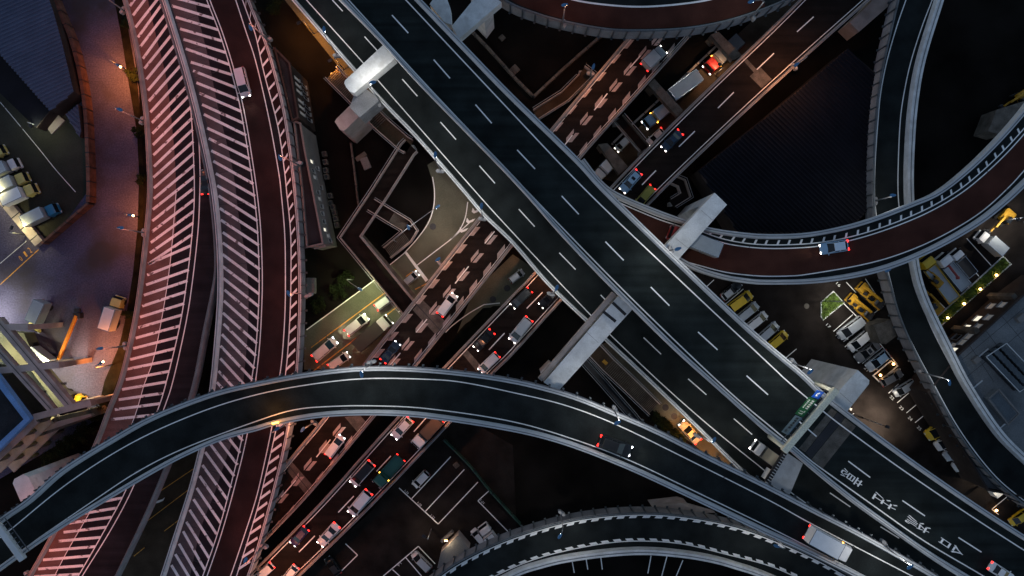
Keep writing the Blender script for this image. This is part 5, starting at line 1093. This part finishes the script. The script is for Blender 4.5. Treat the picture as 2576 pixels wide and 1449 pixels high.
single("canvas_sheet", MB().prism([p[:2] for p in W([(140, 285), (163, 303), (130, 338), (111, 313)], .3)], .04, .3), M['concrete_warm'], "pale square sheet on the yard floor beside the blue hall", "sheet")
building("large dark hall with fine roof ribs between the queue road and the right ramp", [(2132, 123), (2205, 185), (2212, 500), (2130, 585), (1856, 586), (1757, 430), (1940, 285)], 7, 'wall_brown', 'roof_dark', ribd=(radians(-44), .62), parapet=False)
building("brown rendered block with two rows of tall slit windows beside the hatched road", [(694, 124), (730, 161), (752, 297), (738, 304)], 11, 'wall_brown', 'roof_flat', windows=[(1, f, 8.3, .35, 2.6, 'win_dim') for f in (.2, .32, .44, .62, .74, .86)] + [(1, f, 3.8, .35, 2.2, 'window') for f in (.2, .32, .44, .62, .74, .86)])
building("long grey office block with a few lit windows along the hatched road", [(742, 306), (757, 312), (768, 377), (814, 613), (774, 622), (762, 480)], 10, 'wall_grey', 'roof_flat', windows=[(2, f, z, .5, 1.2, m_) for f, z, m_ in ((.1, 7.5, 'win_lit'), (.2, 7.5, 'window'), (.27, 7.4, 'win_dim'), (.43, 7, 'window'), (.5, 7, 'win_dim'), (.58, 6.5, 'window'), (.66, 7, 'window'), (.84, 7.5, 'win_lit'), (.9, 6, 'win_dim'), (.95, 5, 'window'), (.75, 7, 'window'), (.14, 4, 'window'), (.35, 4, 'window'))] + [(3, .5, 7.4, 1.6, .25, 'window')])
for k, (x, y) in enumerate([(815, 387), (817, 407), (818, 428), (820, 444), (829, 492), (830, 511), (836, 521), (840, 535), (843, 550), (846, 566)]):
    X, Y, _ = at(x, y, 1); t = thing("air_unit", "pale air unit beside the grey office block, number %s from the top" % ("one two three four five six seven eight nine ten".split()[k]), "air unit", (X, Y, 0), radians(-78), "air units beside the office block")
    part(t, "casing", MB().box((0, 0, .5), (.9, .75, 1.0), 0, 0, .05), M['conc_old'], local=True); part(t, "fan_grille", MB().tube((0, 0, 1.0), (0, 0, 1.03), .3, .3, 12), M['dark_metal'], local=True)
rf = [(2564, 746), (2640, 690), (2640, 1260), (2480, 1230), (2330, 985), (2404, 893)]
rb_ = building("big flat grey roofed building with lit windows at the right picture edge", rf, 7.3, 'wall_brown', 'roof_grey', par_h=.8, windows=[(5, f, z, 1.1, 1.3, m_) for f, z, m_ in ((.06, 5.6, 'win_lit'), (.13, 4.0, 'win_dim'), (.2, 5.6, 'win_dim'), (.3, 5.6, 'win_dim'), (.27, 2.6, 'window'), (.47, 5.2, 'win_dim'), (.44, 2.4, 'win_lit'), (.63, 5.4, 'win_dim'), (.6, 2.8, 'win_lit'), (.85, 5.4, 'win_dim'), (.82, 2.8, 'win_dim'))])
for f in (.38, .97):
    a, c = at(2404, 893, 7.3), at(2564, 746, 7.3); L = hypot(c[0] - a[0], c[1] - a[1]); nx, ny = -(c[1] - a[1]) / L, (c[0] - a[0]) / L
    part(rb_, 'pilaster', MB().box((a[0] + (c[0] - a[0]) * f + nx * .4, a[1] + (c[1] - a[1]) * f + ny * .4, 3.5), (.8, .8, 7), atan2(c[1] - a[1], c[0] - a[0])), M['conc_old'])
lines(rb_, "roof_seam", [((2440, 870), (2500, 960)), ((2480, 832), (2576, 960)), ((2430, 950), (2576, 830)), ((2520, 795), (2600, 890)), ((2420, 905), (2600, 755))], .07, 7.31, M['dark_metal'])
t = thing("roof_unit", "long dark grid of cooling units on the flat grey roof", "cooling plant", at(2530, 925, 7.3))
P = W([(2476, 897), (2527, 863), (2610, 950), (2560, 985)], 8.5); o = P[0]; e1 = (P[1][0] - o[0], P[1][1] - o[1]); e2 = (P[3][0] - o[0], P[3][1] - o[1])
part(t, "base_frame", MB().prism([p[:2] for p in P], 7.3, 7.7), M['dark_metal'])
b = MB()
for i in range(3):
    for j in range(9):
        u, v = (i + .5) / 3, (j + .5) / 9; b.box((o[0] + e1[0] * u + e2[0] * v, o[1] + e1[1] * u + e2[1] * v, 8.2), (.85, .95, 1.0), atan2(e1[1], e1[0]), 0, .08)
part(t, "fan_unit", b, M['post'])
part(t, "pipe_frame", MB().sweep([(p[0], p[1], 9.0) for p in P + [P[0]]], [(-.06, 0), (.06, 0), (.06, .12), (-.06, .12)]), M['steel_paint'])
t = thing("roof_unit", "rectangular dark roof box with pale rim beside the right ramp", "roof box", at(2522, 1022, 7.3))
P = [(2485, 1003), (2512, 980), (2563, 1040), (2536, 1068)]
slab(t, "casing", P, 7.3, 8.6, M['roof_grey']); part(t, "rim", MB().sweep([(x, y, 8.6) for x, y, _ in W(P + [P[0]], 8.6)], [(-.12, 0), (.12, 0), (.12, .2), (-.12, .2)]), M['wall_grey']); slab(t, "lid", [(2492, 1003), (2512, 987), (2556, 1040), (2536, 1060)], 8.605, 8.63, M['post'])
# frame building with lit bays, bottom left
t = thing("parking_building", "multi storey frame building with pinkish beams and yellow lit bays at the lower left", "building", at(20, 1000, 0)); tp = t; FB = 11.0
slab(t, "bay_floor", [(-40, 830), (60, 838), (98, 926), (178, 1020), (84, 1046), (-40, 905)], 0, 3.0, M['street'])
def beamline(name, p0, p1, wd, z0, z1, m):
    a, c = at(*p0, z1), at(*p1, z1); part(t, name, MB().box(((a[0] + c[0]) / 2, (a[1] + c[1]) / 2, (z0 + z1) / 2), (hypot(c[0] - a[0], c[1] - a[1]), wd, z1 - z0), atan2(c[1] - a[1], c[0] - a[0])), M[m])
beamline("roof_beam", (-30, 824), (70, 823), .95, FB - 1.4, FB, 'concrete_warm')
beamline("roof_beam", (-10, 805), (176, 1024), 1.25, FB - 1.3, FB + .03, 'concrete_warm')
beamline("roof_beam", (-30, 935), (148, 918), 1.0, FB - 1.35, FB + .06, 'concrete_warm')
beamline("roof_beam", (-20, 868), (132, 1036), .95, FB - 1.2, FB + .09, 'concrete_warm')
beamline("roof_beam", (84, 1050), (228, 1013), 1.0, FB - 1.4, FB + .12, 'concrete_warm')
lines(t, "beam_groove", [((-2, 812), (172, 1018)), ((-16, 870), (128, 1030))], .12, FB + .13, M['dark_metal'])
slab(t, "roof", [(-60, 920), (0, 948), (76, 1053), (-60, 1184)], 0, FB + .5, M['roof_flat'])
part(t, "roof_parapet", MB().sweep([(x, y, FB) for x, y, _ in W([(-40, 896), (78, 1052), (-40, 1166)], FB)], [(-.5, 0), (.5, 0), (.5, 1.1), (-.5, 1.1)]), M['blue_trim'])
for x, y in ((66, 824), (94, 921), (144, 919), (176, 1022), (222, 1015)): p = at(x, y, FB - 1); part(t, 'column', MB().box((p[0], p[1], 4.7), (.8, .8, 9.4)), M['concrete_warm'])
slab(t, "lower_floor", [(84, 1062), (226, 1030), (240, 1046), (100, 1098)], 0, 5.0, M['conc_old'])
slab(t, "lower_floor", [(92, 1072), (228, 1041), (232, 1046), (100, 1090)], 5.0, 5.9, M['concrete_warm'])
A0, A1 = at(76, 1053, FB), at(-60, 1184, FB); an = atan2(A1[1] - A0[1], A1[0] - A0[0]); LL = hypot(A1[0] - A0[0], A1[1] - A0[1]); nx, ny = (-(A1[1] - A0[1]) / LL, (A1[0] - A0[0]) / LL)
for k, z in enumerate((9.0, 6.0, 3.0)):
    part(t, "floor_slab", MB().box(((A0[0] + A1[0]) / 2 + nx * (.55 + .35 * k), (A0[1] + A1[1]) / 2 + ny * (.55 + .35 * k), z + .9), (LL, 1.0 + .7 * k, .5), an), M['concrete_warm'])
    for f in (.12, .37, .62, .87):
        w_ = part(t, "window", MB().box((A0[0] + (A1[0] - A0[0]) * f + nx * (.06 + .7 * k), A0[1] + (A1[1] - A0[1]) * f + ny * (.06 + .7 * k), z - .3), (LL * .21, .2, 1.3), an), M['win_yellow'])
    for f in (0, .25, .5, .75):
        part(t, "column", MB().box((A0[0] + (A1[0] - A0[0]) * f + nx * (.8 + .7 * k), A0[1] + (A1[1] - A0[1]) * f + ny * (.8 + .7 * k), z - .8), (.7, .5, 2.9), an), M['conc_old'])
for k, (lo, p, e, c, tg) in enumerate([((-10, 890, 6.8), 3, 1500, (1, .95, .55), None), ((60, 925, 6.8), 3, 1500, (1, .95, .55), None), ((110, 985, 6.8), 3, 1400, (1, .95, .6), None), ((45, 975, 6.8), 3, 1400, (1, .95, .55), None), ((160, 965, 7.0), 3, 2200, (1, .88, .55), None)]):
    x, y, z = at(*lo); part(t, "ceiling_lamp", MB().box((x, y, z + .04), (.9, .35, .14)), M['conc_old']); spot(t, (x - t.location[0], y - t.location[1], z - .1), e, c, 160)
t = thing("barrier_arm", "long orange steel barrier arm across the loading yard entrance", "barrier", at(192, 793, 0))
a, c = at(192, 794, 1.3), at(143, 914, 1.3)
part(t, "arm", MB().box(((a[0] + c[0]) / 2, (a[1] + c[1]) / 2, 1.25), (hypot(c[0] - a[0], c[1] - a[1]), .5, .45), atan2(c[1] - a[1], c[0] - a[0]), 0, .06), M['orange']); part(t, "post", MB().box((a[0], a[1], .7), (1.1, 1.0, 1.4), 0, 0, .1), M['dark_metal']); part(t, "counterweight", MB().box((a[0] + .2, a[1] + .9, 1.3), (.9, .6, .5), 0, 0, .06), M['dark_metal'])
# kiosk and small buildings
t = building("small lit kiosk half hidden by the bottom arc wall", [(1152, 1346), (1181, 1380), (1150, 1425), (1100, 1430), (1109, 1390)], 3.0, 'concrete_warm', 'roof_grey', parapet=False, name="kiosk")
X, Y, Z = at(1122, 1360, 3.2); part(t, "eaves_lamp", MB().box((X, Y, Z), (.5, .15, .1)), M['lamp_warm']); spot(t, (X - t.location[0], Y - t.location[1], Z + .3), 160, (1, .72, .42), 150, target=(2.2, -1.0, 1.4))
single("plant_box", MB().box(at(1125, 1349, .8), (2.6, .5, .9), radians(42), 0, .08).box(at(1128, 1347, 1.4), (1.6, .35, .4), radians(42), 0, .05), M['wall_grey'], "pale utility frame beside the lit kiosk", "utility box")
single("corrugated_lean_to", MB().box(at(783, 719, 4), (1.3, 2.6, 1.6), 0, 0, .1), M['wall_grey'], "small grey box roof beside the hatched road near the arc ramp", "box roof")
# ---------------------------------------------------------------- floodlights, yard lamps
def flood(label, p, h, heads, power, color, ang=140, vis=True, target=None):
    x, y, _ = at(*p, 0); t = thing("floodlight_pole", label, "floodlight", (x, y, 0), group="floodlight poles"); part(t, "pole", MB().tube((x, y, 0), (x, y, h), .1, .07), M['lamp_pole'], True)
    for dx, dy in heads:
        part(t, "floodlight_head", MB().tube((x, y, h), (x + dx * .6, y + dy * .6, h + .05), .04).box((x + dx, y + dy, h), (.65, .45, .2), atan2(dy, dx), 0, .05), M['dark_metal'])
        part(t, "lens", MB().box((x + dx, y + dy, h - .13), (.5, .34, .05), atan2(dy, dx)), M['lamp_cool'])
        spot(t, (dx, dy, h - .2), power / len(heads), color, ang, .2, target)
    return t
flood("twin headed floodlight pole standing in the green island bed", (2077, 757), 7, [(1.1, .1), (1.5, -.9)], 1500, (1, .95, .82))
flood("floodlight pole under the wide upper road lighting the empty slots", (2172, 1052), 7, [(.9, -.3)], 5500, (1, .84, .66), 115)
flood("twin floodlight pole lighting the white lorry near the red loop", (2512, 556), 7, [(-.9, -.3), (.2, -.9)], 1700, (1, .92, .78))
flood("lamp pole beside the yellow van at the end of the depot lane", (2462, 1222), 5, [(.7, .5)], 900, (1, .86, .65))
flood("small white floodlight at the corner of the dark ribbed hall", (1862, 573), 4, [(.3, -.2)], 120, (1, .95, .85))
flood("tall lamp pole throwing white light across the lower left yard", (-18, 800), 7, [(1.0, .2)], 4500, (1, 1, .80))
flood("yellow lamp on a pole behind the cab lorries", (-2, 492), 5, [(.6, .7)], 900, (1, .86, .36))
flood("second yellow lamp on a pole at the dock wall beside the blue cab lorry", (68, 590), 5, [(.4, .8)], 750, (1, .86, .36))
flood("lamp pole at the far corner of the lorry yard", (112, 322), 5, [(.5, -.6)], 260, (.95, 1, .6))
flood("orange lamp pole under the edge of the lower road at the top", (790, 85), 7, [(-.8, -.4)], 2300, ORANGE)
flood("second orange lamp pole under the lower road, nearer the floodlit beam", (865, 175), 7, [(-.8, -.4)], 1700, ORANGE)
flood("orange lamp pole by the slip road under the lower elevated road", (1748, 1070), 6, [(-.8, -.5)], 1300, ORANGE)
flood("second orange lamp pole by the slip road next to the arc ramp", (1800, 1150), 6, [(-.6, -.5)], 700, ORANGE)
flood("warm lamp pole beside the low street under the queue road", (1600, 460), 5, [(-.8, .4)], 900, (1, .6, .28))
flood("warm lamp pole in the low street under the pinkish cross beam", (1800, 190), 5, [(-.5, .5)], 900, (1, .55, .25))
flood("warm lamp pole at the low side of the marked lot", (1085, 1330), 6, [(-.6, .5)], 260, (1, .75, .5))
t = thing("warning_beacon", "orange warning lamp glowing on the inner parapet of the arc ramp", "beacon", at(694, 1064, ZCR + 1)); X, Y, Z = at(694, 1064, ZCR + 1.05)
part(t, "housing", MB().box((X, Y, Z + .1), (.5, .3, .2), .2, 0, .04), M['dark_metal']); part(t, "lens", MB().box((X, Y + .05, Z + .32), (.9, .22, .22), .2, 0, .06), M['amber_on'])
l = bpy.data.lights.new("lamp_light", 'POINT'); l.energy = 170; l.color = (1, .36, .05); l.shadow_soft_size = .5; o = bpy.data.objects.new("lamp_light", l); col.objects.link(o); o.parent = t; o.location = (-.2, 1.7, 1.3)
single("lit_wall", MB().prism([p[:2] for p in W([(2452, 1180), (2463, 1173), (2524, 1243), (2510, 1254)], 2)], .0, 2.0), M['concrete'], "pale lit low wall under the right ramp panels", "wall")
# ---------------------------------------------------------------- yellow machines
def crane_truck(label, front, rear):
    loc, a, s = place(front, rear, DS, 7.0); t = thing("crane_truck", label, "crane truck", loc, a, "yellow crane trucks"); t.scale = (.8, .8, .8)
    part(t, "carrier", MB().box((0, 0, .85), (6.8, 2.1, .6), 0, 0, .12), M['yellow'], local=True)
    part(t, "cab", MB().box((2.6, 0, 1.75), (1.3, 2.0, 1.3), 0, 0, .2), M['yellow'], local=True); part(t, "windshield", MB().box((3.1, 0, 1.95), (.42, 1.7, .75), 0, 0, .1), M['glass'], local=True)
    part(t, "slewing_deck", MB().box((-.6, 0, 1.45), (2.6, 1.8, .6), .1, 0, .15), M['yellow'], local=True); part(t, "operator_cab", MB().box((-.2, .55, 2.1), (1.1, .75, .9), .1, 0, .1), M['glass'], local=True)
    part(t, "boom", MB().box((.5, -.3, 2.45), (5.2, .5, .5), .05, 0, .06), M['yellow'], local=True); part(t, "engine_cover", MB().box((-2.4, 0, 1.45), (1.5, 1.7, .7), 0, 0, .12), M['dark_metal'], local=True)
    for k_, (x_, y_, z_, w_, l_) in enumerate(((1.2, .5, 1.5, .7, .6), (-1.6, -.6, 1.8, .8, .5), (-3.1, .4, 1.5, .5, .7), (.6, -.85, 1.2, 1.2, .25))): part(t, "hatch_panel", MB().box((x_, y_, z_), (w_, l_, .75), .1, 0, .08), M["dark_metal"], local=True)
    part(t, "winch_drum", MB().tube((-1.5, -.1, 2.1), (-1.5, .8, 2.1), .3, .3, 10), M["rail"], local=True)
    part(t, "outrigger", MB().box((1.2, 0, .6), (.35, 2.5, .25)), M['dark_metal'], local=True); part(t, "outrigger", MB().box((-3.0, 0, .6), (.35, 2.5, .25)), M['dark_metal'], local=True)
    for x in (2.3, .6, -1.4, -2.6):
        for sy in (-1, 1): part(t, "wheel", MB().tube((x, sy * .75, .5), (x, sy * 1.08, .5), .5, .5, 14), M['tyre'], local=True)
crane_truck("left yellow crane truck next to the silver ribbed van", (2134, 745), (2194, 800)); crane_truck("right yellow crane truck against the panelled right ramp", (2161, 717), (2220, 772))
def digger(label, p, a, z=0, s=1.0, nm="excavator", base=(0, 0)):
    x, y, _ = at(*p, z + 1); t = thing(nm, label, "excavator", (x, y, z), a); t.scale = (s, s, s)
    for sy in (-1, 1): part(t, "track", MB().box((0, sy * .8, .35), (2.6, .45, .7), 0, 0, .15), M['tyre'], local=True)
    part(t, "house", MB().box((-.35, 0, 1.15), (2.2, 1.9, .9), .25, 0, .15), M['yellow'], local=True); part(t, "cab", MB().box((.25, .5, 1.7), (1.1, .8, 1.3), .25, 0, .12), M['glass'], local=True)
    part(t, "boom", MB().box((1.6, -.15, 2.2), (2.4, .3, .4), .25, 0, .05), M['yellow'], local=True); part(t, "arm", MB().box((3.0, .2, 1.7), (1.4, .25, .3), .25, 0, .05), M['yellow'], local=True); part(t, "bucket", MB().box((3.6, .35, .8), (.6, .8, .7), .25, 0, .12), M['dark_metal'], local=True)
digger("yellow excavator under the floodlight beside the red loop", (2528, 547), radians(215)); digger("yellow machine loaded on the long yellow flatbed lorry", (2358, 708), radians(125), 1.1, .7); digger("yellow excavator at the right edge beyond the red loop near the grey pier", (2570, 245), radians(200))
digger("yellow digger parked beside the long flatbed lorry under the right ramp", (2352, 770), radians(120), 0, .9)
a, c = at(2385, 668, 2.2), at(2409, 699, 2.2); t = thing("loading_crane", "red loading crane arm folded over the silver lorry bed", "loading crane", (a[0], a[1], 1.05))
part(t, "column", MB().box((a[0], a[1], 1.65), (.5, .5, 1.2), 0, 0, .05), M['p_red']); part(t, "jib", MB().box(((a[0] + c[0]) / 2, (a[1] + c[1]) / 2, 2.4), (hypot(c[0] - a[0], c[1] - a[1]), .3, .3), atan2(c[1] - a[1], c[0] - a[0]), 0, .04), M['p_red']); part(t, "jib_tip", MB().box((c[0], c[1], 2.25), (.5, .5, .4), 0, 0, .06), M['p_red'])
# ---------------------------------------------------------------- loose bits
for k, (p, wd, a, m_, lb) in enumerate([((920, 411), (1.3, 2.0), .4, 'wall_grey', "crumpled pale tarpaulin on the dark lot left of the footbridge"), ((908, 394), (2.0, .8), .6, 'conc_old', "grey concrete block lying near the square pier"), ((1263, 95), (.9, .9), .75, 'conc_old', "square grey hatch on the dark lot below the top ramp"), ((1295, 175), (1.3, 1.3), .75, 'conc_old', "barred grey grating beside the low wall"), ((1148, 1170), (.9, .9), .7, 'conc_old', "square drain cover in the marked lot")]):
    single("ground_hatch" if k > 1 else "loose_block", MB().box(at(*p, .15), (wd[0], wd[1], .3), a, 0, .06), M[m_], lb, "hatch" if k > 1 else "block")

for k, (p, s, lb) in enumerate([((2455, 905), (1.1, .9, .8), "small grey roof box near the corner of the flat grey roof"), ((2566, 800), (1.4, 1.0, .9), "grey roof box close to the top edge of the flat grey roof"), ((2508, 1085), (1.2, .7, .7), "small roof box below the rectangular roof casing"), ((2440, 985), (.8, .8, .6), "little roof vent beside the right ramp parapet")]):
    x, y, _ = at(*p, 7.6); t = thing("roof_vent", lb, "roof box", (x, y, 7.3), radians(40), "small boxes on the flat grey roof")
    part(t, "casing", MB().box((0, 0, s[2] / 2), s, 0, 0, .06), M['wall_grey'], local=True); part(t, "pipe", MB().box((1.6, 0, .12), (2.2, .18, .18)), M['steel_paint'], local=True)
